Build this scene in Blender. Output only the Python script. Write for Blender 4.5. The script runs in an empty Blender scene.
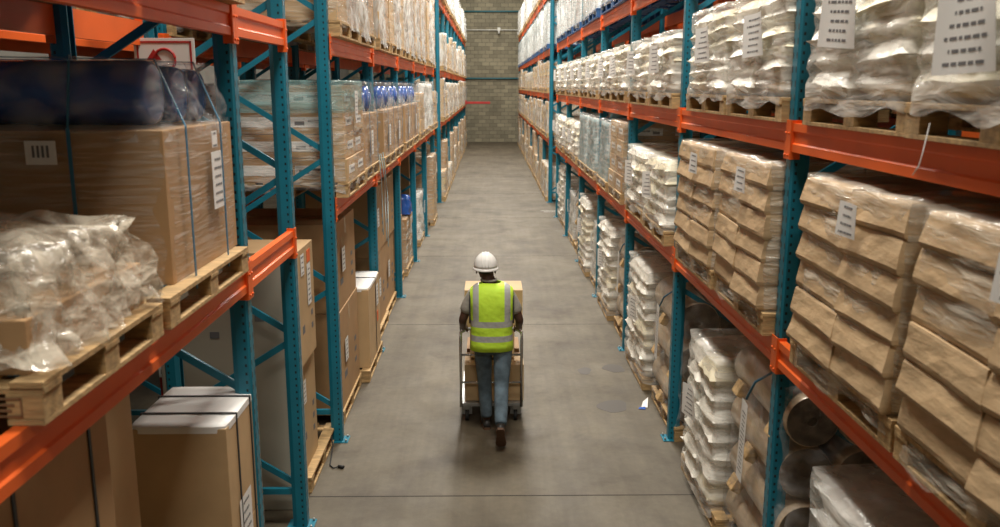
import bpy, bmesh, math, random
from mathutils import Vector, Matrix, noise

random.seed(7)
PI = math.pi
SC = bpy.context.scene
COL = SC.collection

# ------------------------------------------------------------------ camera, world, exposure
cam_d = bpy.data.cameras.new('camera')
cam_d.sensor_width = 36.0
cam_d.lens = 867.0 * 36.0 / 1000.0
cam_d.clip_start = 0.05
cam_d.clip_end = 200
cam_d.dof.use_dof = True
cam_d.dof.focus_distance = 8.6
cam_d.dof.aperture_fstop = 2.8
cam = bpy.data.objects.new('camera', cam_d)
COL.objects.link(cam)
cam.location = (0, 0, 3.25)
cam.rotation_euler = (math.radians(90 - 11.57), 0, math.radians(-0.68))
SC.camera = cam

world = bpy.data.worlds.new('world')
SC.world = world
world.use_nodes = True
world.node_tree.nodes['Background'].inputs[0].default_value = (0.80, 0.86, 0.85, 1)
world.node_tree.nodes['Background'].inputs[1].default_value = 0.05

SC.view_settings.view_transform = 'Standard'
SC.view_settings.look = 'None'
SC.view_settings.gamma = 1
SC.view_settings.use_curve_mapping = False
SC.view_settings.exposure = 0.05
SC.cycles.use_denoising = True
SC.cycles.max_bounces = 6
SC.cycles.diffuse_bounces = 4
SC.cycles.transparent_max_bounces = 16
SC.cycles.sample_clamp_indirect = 4.0
SC.cycles.caustics_reflective = False
SC.cycles.caustics_refractive = False

LAMPS = [(0.25, -3.0, 380), (0.25, 4.6, 560), (0.25, 12.2, 820), (0.25, 19.8, 900), (0.25, 27.4, 820), (0.25, 35.0, 760), (0.25, 42.6, 700), (0.25, 48.6, 160)]  # all out of view; the last one is added to brighten the back wall
LAMP_Z = 9.3
LAMP_COL = (1.0, 0.94, 0.84)

# ------------------------------------------------------------------ material helpers
MATS = {}

def mat(name, col, rough=0.6, metal=0.0, noise_amt=0.0, noise_scale=6.0, bump=0.0, bump_scale=20.0, stretch=(1, 1, 1), col2=None, spec=0.5, coat=0.0):
    m = bpy.data.materials.new(name)
    m.use_nodes = True
    nt = m.node_tree
    b = nt.nodes['Principled BSDF']
    b.inputs['Roughness'].default_value = rough
    b.inputs['Metallic'].default_value = metal
    b.inputs['Specular IOR Level'].default_value = spec
    b.inputs['Coat Weight'].default_value = coat
    b.inputs['Base Color'].default_value = (*col, 1)
    tc = nt.nodes.new('ShaderNodeTexCoord')
    mp = nt.nodes.new('ShaderNodeMapping')
    mp.inputs['Scale'].default_value = stretch
    nt.links.new(tc.outputs['Object'], mp.inputs['Vector'])
    if noise_amt > 0:
        n = nt.nodes.new('ShaderNodeTexNoise')
        n.inputs['Scale'].default_value = noise_scale
        n.inputs['Detail'].default_value = 5
        nt.links.new(mp.outputs[0], n.inputs['Vector'])
        mx = nt.nodes.new('ShaderNodeMix')
        mx.data_type = 'RGBA'
        c2 = col2 or tuple(c * (1 - noise_amt) for c in col)
        mx.inputs['A'].default_value = (*c2, 1)
        mx.inputs['B'].default_value = (*col, 1)
        rp = nt.nodes.new('ShaderNodeValToRGB')
        rp.color_ramp.elements[0].position = 0.35
        rp.color_ramp.elements[1].position = 0.62
        nt.links.new(n.outputs['Fac'], rp.inputs[0])
        nt.links.new(rp.outputs[0], mx.inputs['Factor'])
        nt.links.new(mx.outputs['Result'], b.inputs['Base Color'])
    if bump > 0:
        n2 = nt.nodes.new('ShaderNodeTexNoise')
        n2.inputs['Scale'].default_value = bump_scale
        n2.inputs['Detail'].default_value = 6
        nt.links.new(mp.outputs[0], n2.inputs['Vector'])
        bp = nt.nodes.new('ShaderNodeBump')
        bp.inputs['Strength'].default_value = bump
        bp.inputs['Distance'].default_value = 0.02
        nt.links.new(n2.outputs['Fac'], bp.inputs['Height'])
        nt.links.new(bp.outputs[0], b.inputs['Normal'])
    MATS[name] = m
    return m


def film_mat(name, col, lo, hi, scale, stretch, rough=0.16, bump=0.6):
    """Thin clear stretch film: mostly see-through, milky and shiny along its folds."""
    m = bpy.data.materials.new(name)
    m.use_nodes = True
    nt = m.node_tree
    b = nt.nodes['Principled BSDF']
    out = nt.nodes['Material Output']
    b.inputs['Base Color'].default_value = (*col, 1)
    b.inputs['Roughness'].default_value = rough
    b.inputs['Specular IOR Level'].default_value = 0.8
    tr = nt.nodes.new('ShaderNodeBsdfTransparent')
    mix = nt.nodes.new('ShaderNodeMixShader')
    tc = nt.nodes.new('ShaderNodeTexCoord')
    mp = nt.nodes.new('ShaderNodeMapping')
    mp.inputs['Scale'].default_value = stretch
    mp.inputs['Rotation'].default_value = (0.25, 0.1, 0)
    n = nt.nodes.new('ShaderNodeTexNoise')
    n.inputs['Scale'].default_value = scale
    n.inputs['Detail'].default_value = 4
    n.inputs['Distortion'].default_value = 0.6
    nt.links.new(tc.outputs['Object'], mp.inputs['Vector'])
    nt.links.new(mp.outputs[0], n.inputs['Vector'])
    mr = nt.nodes.new('ShaderNodeMapRange')
    mr.inputs['From Min'].default_value = 0.42
    mr.inputs['From Max'].default_value = 0.68
    mr.inputs['To Min'].default_value = lo
    mr.inputs['To Max'].default_value = hi
    nt.links.new(n.outputs['Fac'], mr.inputs['Value'])
    nt.links.new(mr.outputs[0], mix.inputs['Fac'])
    bp = nt.nodes.new('ShaderNodeBump')
    bp.inputs['Strength'].default_value = bump
    bp.inputs['Distance'].default_value = 0.03
    nt.links.new(n.outputs['Fac'], bp.inputs['Height'])
    nt.links.new(bp.outputs[0], b.inputs['Normal'])
    nt.links.new(tr.outputs[0], mix.inputs[1])
    nt.links.new(b.outputs[0], mix.inputs[2])
    nt.links.new(mix.outputs[0], out.inputs['Surface'])
    MATS[name] = m
    return m


mat('orange_steel', (0.88, 0.15, 0.026), 0.42, 0, 0.10, 3, spec=0.3)
mat('teal_brace', (0.008, 0.19, 0.285), 0.42, 0, 0.2, 4)
mat('galvanised', (0.45, 0.46, 0.46), 0.38, 0.8, 0.3, 12)
mat('pallet_wood', (0.56, 0.37, 0.17), 0.75, 0, 0.4, 7, 0.3, 30, (1, 4, 6))
mat('pallet_blue', (0.02, 0.10, 0.28), 0.5, 0, 0.2, 7)
mat('cardboard', (0.44, 0.265, 0.125), 0.72, 0, 0.14, 3, 0.08, 12)
mat('cardboard_pale', (0.56, 0.38, 0.20), 0.7, 0, 0.14, 3, 0.08, 12)
mat('cardboard_straw', (0.66, 0.50, 0.28), 0.7, 0, 0.14, 3, 0.08, 12)
mat('cardboard_dark', (0.26, 0.15, 0.075), 0.75, 0, 0.2, 3, 0.08, 12)
mat('kraft_paper', (0.58, 0.41, 0.235), 0.5, 0, 0.25, 5, 0.35, 7, (1, 1, 3))
mat('kraft_roll', (0.60, 0.46, 0.31), 0.3, 0, 0.3, 5, 0.3, 9, (3, 0.6, 3), coat=0.3)
mat('roll_end', (0.22, 0.175, 0.13), 0.5, 0, 0.5, 14, 0.3, 20)
mat('grey_board', (0.46, 0.42, 0.34), 0.7, 0, 0.12, 2, 0.05, 10)
mat('sack_white', (0.90, 0.87, 0.79), 0.38, 0, 0.10, 8, 0.35, 9, spec=0.35, coat=0.08)
mat('sack_cream', (0.82, 0.75, 0.56), 0.45, 0, 0.2, 8, 0.35, 9, spec=0.35)
mat('milky_film', (0.82, 0.82, 0.79), 0.25, 0, 0.2, 9, 0.7, 10, (1, 1, 0.4), coat=0.3)
mat('cool_film', (0.78, 0.84, 0.86), 0.25, 0, 0.2, 9, 0.7, 10, (1, 1, 0.4), coat=0.3)
mat('blue_film', (0.35, 0.48, 0.50), 0.22, 0, 0.3, 9, 0.5, 10, (1, 1, 0.3), coat=0.3)
mat('blue_plastic', (0.02, 0.10, 0.42), 0.25, 0, 0.2, 7, coat=0.3)
mat('label_paper', (0.82, 0.82, 0.80), 0.6)
mat('print_ink', (0.16, 0.16, 0.17), 0.7)
mat('black_strap', (0.02, 0.02, 0.022), 0.5)
mat('blue_strap', (0.03, 0.16, 0.28), 0.4)
mat('lamp_steel', (0.3, 0.3, 0.3), 0.4, 0.6)
mat('ceiling_sheet', (0.30, 0.30, 0.28), 0.8)
mat('side_wall', (0.20, 0.19, 0.165), 0.85, 0, 0.2, 1)
mat('red_paint', (0.42, 0.022, 0.02), 0.45, 0, 0.2, 3)
mat('teal_paint', (0.03, 0.14, 0.17), 0.5)
mat('white_paint', (0.7, 0.7, 0.66), 0.5)
mat('skin_brown', (0.085, 0.040, 0.024), 0.5, 0, 0.15, 20)
mat('hair_black', (0.008, 0.007, 0.007), 0.7)
mat('tee_grey', (0.33, 0.31, 0.27), 0.85, 0, 0.12, 14, 0.3, 30)
mat('denim', (0.12, 0.175, 0.22), 0.85, 0, 0.45, 11, 0.4, 14)
mat('shoe_dark', (0.02, 0.018, 0.017), 0.5)
mat('sole_brown', (0.10, 0.05, 0.025), 0.7)
mat('helmet_white', (0.84, 0.84, 0.82), 0.22, coat=0.5)
mat('chrome', (0.6, 0.6, 0.6), 0.25, 0.9)
mat('rubber', (0.012, 0.012, 0.012), 0.7)
mat('tape', (0.50, 0.36, 0.20), 0.25)
film_mat('film', (0.85, 0.84, 0.80), 0.06, 0.50, 4.0, (1.2, 1.2, 7), 0.18, 0.8)
film_mat('film_sack', (0.95, 0.93, 0.87), 0.22, 0.62, 4.0, (0.8, 0.8, 4), 0.20, 0.55)
film_mat('film_streak', (0.85, 0.83, 0.78), 0.03, 0.30, 5.0, (0.8, 0.8, 12), 0.15, 0.7)
film_mat('film_clear', (0.84, 0.78, 0.66), 0.14, 0.52, 3.5, (1.2, 1.2, 9), 0.18, 0.7)
film_mat('film_heavy', (0.86, 0.86, 0.83), 0.30, 0.85, 3.2, (3, 3, 1), 0.18, 0.9)
film_mat('film_teal', (0.30, 0.52, 0.52), 0.35, 0.65, 3.0, (1.2, 1.2, 5), 0.16, 0.7)
film_mat('film_bag', (0.76, 0.69, 0.56), 0.12, 0.70, 8.0, (1, 1, 1.6), 0.14, 1.0)
film_mat('film_clean', (0.8, 0.8, 0.8), 0.04, 0.30, 5.0, (1, 1, 1.4), 0.14, 1.0)


def post_material():
    m = mat('teal_post', (0.007, 0.185, 0.275), 0.40, 0, 0.18, 4)
    nt = m.node_tree
    b = nt.nodes['Principled BSDF']
    src = b.inputs['Base Color'].links[0].from_socket
    tc = nt.nodes.new('ShaderNodeTexCoord')
    sx = nt.nodes.new('ShaderNodeSeparateXYZ')
    nt.links.new(tc.outputs['Object'], sx.inputs[0])

    def mth(op, a, bb=None):
        n = nt.nodes.new('ShaderNodeMath')
        n.operation = op
        for i, v in enumerate((a, bb)):
            if v is None:
                continue
            if isinstance(v, (int, float)):
                n.inputs[i].default_value = v
            else:
                nt.links.new(v, n.inputs[i])
        return n.outputs[0]
    fz = mth('ABSOLUTE', mth('SUBTRACT', mth('FRACT', mth('DIVIDE', sx.outputs['Z'], 0.075)), 0.5))
    hz = mth('LESS_THAN', fz, 0.22)
    ay = mth('ABSOLUTE', sx.outputs['Y'])
    hy = mth('LESS_THAN', mth('ABSOLUTE', mth('SUBTRACT', ay, 0.027)), 0.0075)
    front = mth('LESS_THAN', sx.outputs['X'], 0.004)
    h1 = mth('MULTIPLY', mth('MULTIPLY', hz, hy), front)
    hx = mth('LESS_THAN', mth('ABSOLUTE', mth('SUBTRACT', sx.outputs['X'], 0.028)), 0.006)
    fz2 = mth('ABSOLUTE', mth('SUBTRACT', mth('FRACT', mth('DIVIDE', sx.outputs['Z'], 0.05)), 0.5))
    h2 = mth('MULTIPLY', mth('MULTIPLY', hx, mth('LESS_THAN', fz2, 0.17)), mth('GREATER_THAN', ay, 0.046))
    hm = mth('MAXIMUM', h1, h2)
    mx = nt.nodes.new('ShaderNodeMix')
    mx.data_type = 'RGBA'
    nt.links.new(hm, mx.inputs['Factor'])
    nt.links.new(src, mx.inputs['A'])
    mx.inputs['B'].default_value = (0.004, 0.012, 0.016, 1)
    nt.links.new(mx.outputs['Result'], b.inputs['Base Color'])


post_material()


def floor_material():
    m = bpy.data.materials.new('concrete_floor')
    m.use_nodes = True
    nt = m.node_tree
    b = nt.nodes['Principled BSDF']
    tc = nt.nodes.new('ShaderNodeTexCoord')

    def nz(scale, detail, stretch=(1, 1, 1), dist=0.0, loc=(0, 0, 0)):
        mp = nt.nodes.new('ShaderNodeMapping')
        mp.inputs['Scale'].default_value = stretch
        mp.inputs['Location'].default_value = loc
        n = nt.nodes.new('ShaderNodeTexNoise')
        n.inputs['Scale'].default_value = scale
        n.inputs['Detail'].default_value = detail
        n.inputs['Roughness'].default_value = 0.62
        n.inputs['Distortion'].default_value = dist
        nt.links.new(tc.outputs['Object'], mp.inputs['Vector'])
        nt.links.new(mp.outputs[0], n.inputs['Vector'])
        return n.outputs['Fac']

    def ramp(src, p0, p1, c0, c1):
        r = nt.nodes.new('ShaderNodeValToRGB')
        r.color_ramp.elements[0].position = p0
        r.color_ramp.elements[1].position = p1
        r.color_ramp.elements[0].color = (*c0, 1)
        r.color_ramp.elements[1].color = (*c1, 1)
        nt.links.new(src, r.inputs[0])
        return r.outputs[0]

    def mult(a, bb, f=1.0):
        x = nt.nodes.new('ShaderNodeMix')
        x.data_type = 'RGBA'
        x.blend_type = 'MULTIPLY'
        x.inputs['Factor'].default_value = f
        nt.links.new(a, x.inputs['A'])
        nt.links.new(bb, x.inputs['B'])
        return x.outputs['Result']
    base = ramp(nz(0.9, 8, (1, 0.8, 1), 0.4), 0.36, 0.66, (0.076, 0.059, 0.036), (0.140, 0.117, 0.080))
    c = mult(base, ramp(nz(1.1, 5, (1, 1, 1), 0.3, (3, 5, 0)), 0.30, 0.48, (0.58, 0.53, 0.48), (1, 1, 1)))
    c = mult(c, ramp(nz(14, 6), 0.3, 0.7, (0.86, 0.86, 0.85), (1.05, 1.05, 1.05)))
    c = mult(c, ramp(nz(3.0, 4, (2.2, 0.12, 1)), 0.38, 0.62, (0.86, 0.85, 0.84), (1.03, 1.03, 1.03)))
    nt.links.new(c, b.inputs['Base Color'])
    rr = nt.nodes.new('ShaderNodeMapRange')
    rr.inputs['To Min'].default_value = 0.5
    rr.inputs['To Max'].default_value = 0.78
    nt.links.new(nz(2.2, 5), rr.inputs['Value'])
    nt.links.new(rr.outputs[0], b.inputs['Roughness'])
    bp = nt.nodes.new('ShaderNodeBump')
    bp.inputs['Strength'].default_value = 0.12
    bp.inputs['Distance'].default_value = 0.01
    nt.links.new(nz(20, 6), bp.inputs['Height'])
    nt.links.new(bp.outputs[0], b.inputs['Normal'])
    MATS['floor'] = m


def block_material():
    m = bpy.data.materials.new('block_wall')
    m.use_nodes = True
    nt = m.node_tree
    b = nt.nodes['Principled BSDF']
    b.inputs['Roughness'].default_value = 0.85
    tc = nt.nodes.new('ShaderNodeTexCoord')
    mp = nt.nodes.new('ShaderNodeMapping')
    mp.inputs['Rotation'].default_value = (PI / 2, 0, 0)
    br = nt.nodes.new('ShaderNodeTexBrick')
    br.inputs['Color1'].default_value = (0.38, 0.34, 0.235, 1)
    br.inputs['Color2'].default_value = (0.24, 0.215, 0.150, 1)
    br.inputs['Mortar'].default_value = (0.15, 0.135, 0.10, 1)
    br.inputs['Scale'].default_value = 1.0
    br.inputs['Mortar Size'].default_value = 0.012
    br.inputs['Brick Width'].default_value = 0.44
    br.inputs['Row Height'].default_value = 0.22
    nt.links.new(tc.outputs['Object'], mp.inputs['Vector'])
    nt.links.new(mp.outputs[0], br.inputs['Vector'])
    n = nt.nodes.new('ShaderNodeTexNoise')
    n.inputs['Scale'].default_value = 0.8
    n.inputs['Detail'].default_value = 6
    nt.links.new(tc.outputs['Object'], n.inputs['Vector'])
    r = nt.nodes.new('ShaderNodeValToRGB')
    r.color_ramp.elements[0].position = 0.3
    r.color_ramp.elements[0].color = (0.7, 0.7, 0.7, 1)
    r.color_ramp.elements[1].position = 0.7
    nt.links.new(n.outputs['Fac'], r.inputs[0])
    x = nt.nodes.new('ShaderNodeMix')
    x.data_type = 'RGBA'
    x.blend_type = 'MULTIPLY'
    x.inputs['Factor'].default_value = 1
    nt.links.new(br.outputs['Color'], x.inputs['A'])
    nt.links.new(r.outputs[0], x.inputs['B'])
    nt.links.new(x.outputs['Result'], b.inputs['Base Color'])
    MATS['block_wall'] = m


def vest_material():
    """Hi-vis cloth with grey reflective bands sewn at fixed places of the vest."""
    m = mat('vest', (0.56, 0.86, 0.05), 0.6)
    nt = m.node_tree
    b = nt.nodes['Principled BSDF']
    tc = nt.nodes.new('ShaderNodeTexCoord')
    sx = nt.nodes.new('ShaderNodeSeparateXYZ')
    nt.links.new(tc.outputs['Object'], sx.inputs[0])

    def mth(op, a, bb=None):
        n = nt.nodes.new('ShaderNodeMath')
        n.operation = op
        for i, v in enumerate((a, bb)):
            if v is None:
                continue
            if isinstance(v, (int, float)):
                n.inputs[i].default_value = v
            else:
                nt.links.new(v, n.inputs[i])
        return n.outputs[0]
    z = sx.outputs['Z']
    b1 = mth('LESS_THAN', mth('ABSOLUTE', mth('SUBTRACT', z, VEST_B1)), 0.029)
    b2 = mth('LESS_THAN', mth('ABSOLUTE', mth('SUBTRACT', z, VEST_B2)), 0.029)
    vx = mth('LESS_THAN', mth('ABSOLUTE', mth('SUBTRACT', mth('ABSOLUTE', sx.outputs['X']), 0.145)), 0.027)
    v = mth('MULTIPLY', vx, mth('GREATER_THAN', z, VEST_B2))
    band = mth('MAXIMUM', mth('MAXIMUM', b1, b2), v)
    mx = nt.nodes.new('ShaderNodeMix')
    mx.data_type = 'RGBA'
    nt.links.new(band, mx.inputs['Factor'])
    mx.inputs['A'].default_value = (0.56, 0.86, 0.05, 1)
    mx.inputs['B'].default_value = (0.42, 0.43, 0.42, 1)
    nt.links.new(mx.outputs['Result'], b.inputs['Base Color'])
    rr = nt.nodes.new('ShaderNodeMapRange')
    rr.inputs['To Min'].default_value = 0.7
    rr.inputs['To Max'].default_value = 0.3
    nt.links.new(band, rr.inputs['Value'])
    nt.links.new(rr.outputs[0], b.inputs['Roughness'])
    n2 = nt.nodes.new('ShaderNodeTexNoise')
    n2.inputs['Scale'].default_value = 9
    nt.links.new(tc.outputs['Object'], n2.inputs['Vector'])
    bp = nt.nodes.new('ShaderNodeBump')
    bp.inputs['Strength'].default_value = 0.5
    bp.inputs['Distance'].default_value = 0.03
    nt.links.new(n2.outputs['Fac'], bp.inputs['Height'])
    nt.links.new(bp.outputs[0], b.inputs['Normal'])


VEST_B1, VEST_B2 = 0.965, 1.105
floor_material()
block_material()
vest_material()


# ------------------------------------------------------------------ mesh collector
class MB:
    """Collects shapes, each face with its material, and becomes one mesh."""
    def __init__(self):
        self.v, self.f, self.m, self.s = [], [], [], []
        self.mats = []

    def mi(self, name):
        if name not in self.mats:
            self.mats.append(name)
        return self.mats.index(name)

    def add(self, vs, fs, mname, smooth=False):
        o = len(self.v)
        self.v += [tuple(v) for v in vs]
        k = self.mi(mname)
        for f in fs:
            self.f.append([i + o for i in f])
            self.m.append(k)
            self.s.append(smooth)
        return self

    def box(self, c, s, mname, bev=0.0, rz=0.0, M=None):
        bm = bmesh.new()
        bmesh.ops.create_cube(bm, size=1.0)
        for v in bm.verts:
            v.co = Vector((v.co.x * s[0], v.co.y * s[1], v.co.z * s[2]))
        if bev > 0:
            bmesh.ops.bevel(bm, geom=bm.edges[:], offset=bev, segments=2, affect='EDGES', profile=0.7)
        T = Matrix.Translation(c) @ Matrix.Rotation(rz, 4, 'Z')
        if M is not None:
            T = Matrix.Translation(c) @ M
        bm.verts.index_update()
        self.add([T @ v.co for v in bm.verts], [[v.index for v in f.verts] for f in bm.faces], mname)
        bm.free()
        return self

    def bar(self, p, q, w, h, mname):
        """rectangular bar from p to q, w wide sideways, h thick"""
        p, q = Vector(p), Vector(q)
        d = q - p
        M = d.to_track_quat('X', 'Z').to_matrix().to_4x4()
        return self.box((p + q) / 2, (d.length, w, h), mname, 0, 0, M)

    def tube(self, pts, r, mname, n=10, caps=True):
        pts = [Vector(p) for p in pts]
        vs, fs = [], []
        N = len(pts)
        up = Vector((0, 0, 1))
        for i, p in enumerate(pts):
            t = (pts[min(i + 1, N - 1)] - pts[max(i - 1, 0)]).normalized()
            a = t.cross(up)
            if a.length < 1e-3:
                a = t.cross(Vector((1, 0, 0)))
            a.normalize()
            b = t.cross(a).normalized()
            rr = r[i] if isinstance(r, (list, tuple)) else r
            for k in range(n):
                an = 2 * PI * k / n
                vs.append(p + a * math.cos(an) * rr + b * math.sin(an) * rr)
        for i in range(N - 1):
            for k in range(n):
                fs.append([i * n + k, i * n + (k + 1) % n, (i + 1) * n + (k + 1) % n, (i + 1) * n + k])
        if caps:
            fs.append(list(range(n))[::-1])
            fs.append([(N - 1) * n + k for k in range(n)])
        return self.add(vs, fs, mname, True)

    def merge(self, o, T=Matrix.Identity(4)):
        off = len(self.v)
        self.v += [tuple(T @ Vector(v)) for v in o.v]
        idx = [self.mi(x) for x in o.mats]
        for f, m, s in zip(o.f, o.m, o.s):
            self.f.append([i + off for i in f])
            self.m.append(idx[m])
            self.s.append(s)
        return self

    def mesh(self, name):
        me = bpy.data.meshes.new(name)
        me.from_pydata(self.v, [], self.f)
        for x in self.mats:
            me.materials.append(MATS[x])
        me.polygons.foreach_set('material_index', self.m)
        me.polygons.foreach_set('use_smooth', self.s)
        me.validate()
        me.update()
        bm = bmesh.new()
        bm.from_mesh(me)
        bmesh.ops.recalc_face_normals(bm, faces=bm.faces[:])
        bm.to_mesh(me)
        bm.free()
        return me


def link(name, data, parent=None, loc=(0, 0, 0), rz=0.0):
    o = bpy.data.objects.new(name, data)
    COL.objects.link(o)
    o.location = loc
    o.rotation_euler = (0, 0, rz)
    if parent is not None:
        o.parent = parent
    return o


def tag(o, label, cat, group=None, kind=None):
    o['label'] = label
    n = len(label.split())
    if n < 4 or n > 16:
        print('LABEL LENGTH', n, label)
    o['category'] = cat
    if group:
        o['group'] = group
    if kind:
        o['kind'] = kind
    return o


def struct(name, mb):
    o = link(name, mb.mesh(name))
    o['kind'] = 'structure'
    return o


KIDS = {}


def copy_tree(o, parent=None):
    c = o.copy()
    COL.objects.link(c)
    c.parent = parent
    KIDS[c.name] = []
    for ch in KIDS.get(o.name, []):
        KIDS[c.name].append(copy_tree(ch, c))
    return c


# ------------------------------------------------------------------ rack geometry constants
Y0, BAY = 7.65, 2.82
YK = {k: Y0 + BAY * k for k in range(-2, 17)}
XR, XL = 1.665, -1.375          # aisle faces of the posts
FD = 0.97                       # frame depth
LEV_R = [1.655, 2.895, 4.10, 5.72]   # beam undersides
LEV_L = [2.105, 3.515, 5.45]
BH = 0.155
WALL_Y = 51.8
P_H = 0.135

# ------------------------------------------------------------------ the room
struct('floor', MB().box((0.3, 22, -0.1), (17, 61, 0.2), 'floor'))
bw = struct('wall_back', MB().box((0.3, WALL_Y + 0.15, 5.2), (17, 0.3, 10.4), 'block_wall'))
struct('wall_left', MB().box((-8.35, 22, 5.2), (0.3, 61, 10.4), 'side_wall'))
struct('wall_right', MB().box((8.95, 22, 5.2), (0.3, 61, 10.4), 'side_wall'))
struct('wall_front', MB().box((0.3, -8.65, 5.2), (17, 0.3, 10.4), 'side_wall'))
struct('ceiling', MB().box((0.3, 22, 10.5), (17.6, 61.6, 0.2), 'ceiling_sheet'))
# saw-cut joints in the slab
mat('joint', (0.035, 0.03, 0.026), 0.9)
for i, y in enumerate((1.9, 6.5, 11.65, 16.6, 21.6, 26.6, 31.6, 36.6, 41.6, 46.6)):
    struct('trim_%d' % (i + 1), MB().box((0.3, y, 0.0005), (16, 0.012 if i in (1,) else 0.006, 0.002), 'joint'))
mat('oil_stain', (0.040, 0.030, 0.022), 0.5)
mat('floor_mark', (0.34, 0.33, 0.30), 0.6)


def stain(x, y, rx, ry, seed, label, m='oil_stain'):
    rnd = random.Random(seed)
    ph = [rnd.uniform(0, 6) for _ in range(4)]
    vs = []
    N = 40
    for z in (0.0003, 0.0016):
        for i in range(N):
            a = 2 * PI * i / N
            r = 1 + 0.10 * math.sin(2 * a + ph[0]) + 0.07 * math.sin(3 * a + ph[1]) + 0.05 * math.sin(5 * a + ph[2])
            vs.append((x + rx * r * math.cos(a), y + ry * r * math.sin(a), z))
    fs = [list(range(N, 2 * N))] + [[i, (i + 1) % N, N + (i + 1) % N, N + i] for i in range(N)]
    o = link('oil_stain', MB().add(vs, fs, m).mesh('oil_stain'))
    tag(o, label, 'stain', 'stains on the floor')
    o['kind'] = 'stuff'


mb = MB()
for (x0, x1, y) in ((1.42, 1.9, 22.65), (1.35, 1.95, 22.85)):
    mb.box(((x0 + x1) / 2, y, 0.001), (x1 - x0, 0.07, 0.002), 'floor_mark')
tag(link('floor_marking', mb.mesh('floor_marking')), 'worn pale line painted on the floor beside the far right posts', 'floor marking')


# ------------------------------------------------------------------ racks
def post_mb(h):
    """open-backed channel with lips; local x = 0 is the aisle face, +x into the rack"""
    m = MB()
    m.box((0.0015, 0, h / 2), (0.003, 0.075, h), 'teal_post')
    prof = [(0.0, -0.034), (0.012, -0.05), (0.075, -0.05), (0.105, -0.036), (0.105, -0.026), (0.07, -0.042), (0.015, -0.042)]
    for s in (1, -1):
        P = [(x, y * s) for x, y in prof]
        n = len(P)
        vs = [(x, y, 0.006) for x, y in P] + [(x, y, h) for x, y in P]
        fs = [[i, (i + 1) % n, n + (i + 1) % n, n + i] for i in range(n)] + [list(range(n))[::-1], list(range(n, 2 * n))]
        m.add(vs, fs, 'teal_post')
    return m


def foot_mb():
    m = MB().box((0.05, 0, 0.004), (0.20, 0.16, 0.008), 'teal_brace')
    for s in (-1, 1):
        m.tube([(-0.03, 0.055 * s, 0.006), (-0.03, 0.055 * s, 0.028)], 0.010, 'galvanised', 6)
    return m


def brace_mb(h):
    m = MB()
    x0, x1 = 0.07, FD - 0.07
    m.bar((x0, 0, 0.28), (x1, 0, 0.28), 0.035, 0.045, 'teal_brace')
    z, k = 0.30, 0
    while z + 0.6 < h:
        a, b = ((x0, x1) if k % 2 == 0 else (x1, x0))
        off = 0.012 if k % 2 else -0.012
        m.bar((a, off, z + 0.03), (b, off, z + 0.555), 0.022, 0.045, 'teal_brace')
        z += 0.59
        k += 1
    m.bar((x0, 0, z), (x1, 0, z), 0.035, 0.045, 'teal_brace')
    return m


def beam_mb(L):
    """stepped box beam; local y 0..L, aisle face toward -x, z 0 = underside"""
    P = [(0.0, 0.0), (0.0, 0.042), (0.010, 0.050), (0.010, 0.105), (0.0, 0.113), (0.0, 0.155), (0.045, 0.155), (0.045, 0.0)]
    n = len(P)
    vs = [(x, 0, z) for x, z in P] + [(x, L, z) for x, z in P]
    fs = [[i, (i + 1) % n, n + (i + 1) % n, n + i] for i in range(n)] + [list(range(n))[::-1], list(range(n, 2 * n))]
    return MB().add(vs, fs, 'orange_steel')


def connector_mb(s):
    """plate that hooks the beam to the post; s=+1 beam runs to +y from it"""
    m = MB()
    m.box((-0.006, 0.024 * s, 0.065), (0.006, 0.046, 0.215), 'orange_steel')
    m.box((0.02, 0.0525 * s, 0.065), (0.052, 0.005, 0.215), 'orange_steel')
    for z in (-0.02, 0.10):
        m.tube([(-0.016, 0.024 * s, z), (-0.008, 0.024 * s, z)], 0.008, 'orange_steel', 6)
    return m


_pm = {}


def shared(key, fn):
    if key not in _pm:
        _pm[key] = fn().mesh(key.split('|')[0])
    return _pm[key]


def rack(label, side, frames, levels, height, X, rear=False, group=None, front_only_levels=()):
    """side +1: rack on the right of the aisle; -1: left"""
    rz = 0 if side > 0 else PI
    root = link('pallet_rack', None, None, (X, frames[0], 0))
    tag(root, label, 'pallet rack', group)
    sgn = 1 if side > 0 else -1

    def loc(dx, y, z):
        return (sgn * dx, y - frames[0], z)
    for y in frames:
        fr = link('upright_frame', shared('brace|%.1f' % height, lambda: brace_mb(height)), root, loc(0, y, 0), rz)
        p1 = link('post', shared('post|%.1f' % height, lambda: post_mb(height)), fr)
        p2 = link('post', p1.data, fr, (FD, 0, 0), PI)
        link('foot_plate', shared('foot_plate', foot_mb), fr)
        link('foot_plate', shared('foot_plate', foot_mb), fr, (FD, 0, 0), PI)
        for o in (p1, p2):
            pass
    for i in range(len(frames) - 1):
        L = frames[i + 1] - frames[i] - 0.105
        for z in levels:
            for back in (0, 1):
                # beam object sits at the lower-y post; local +y must follow world +y on both sides
                o = link('beam', shared('beam|%.2f%d' % (L, 0), lambda: beam_mb(L)), root)
                dx = (-0.004 if back == 0 else FD + 0.004)
                flip = (side > 0) == (back == 0)      # aisle face toward -x world
                if flip:
                    o.location = loc(dx, frames[i] + 0.0525, z)
                    o.rotation_euler = (0, 0, 0)
                    ys = (-0.0525, L + 0.0525)
                else:
                    o.location = loc(dx, frames[i + 1] - 0.0525, z)
                    o.rotation_euler = (0, 0, PI)
                    ys = (-0.0525, L + 0.0525)
                link('beam_connector', shared('beam_connector|p', lambda: connector_mb(1)), o, (0, ys[0], 0))
                link('beam_connector', shared('beam_connector|n', lambda: connector_mb(-1)), o, (0, ys[1], 0))
    return root


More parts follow.
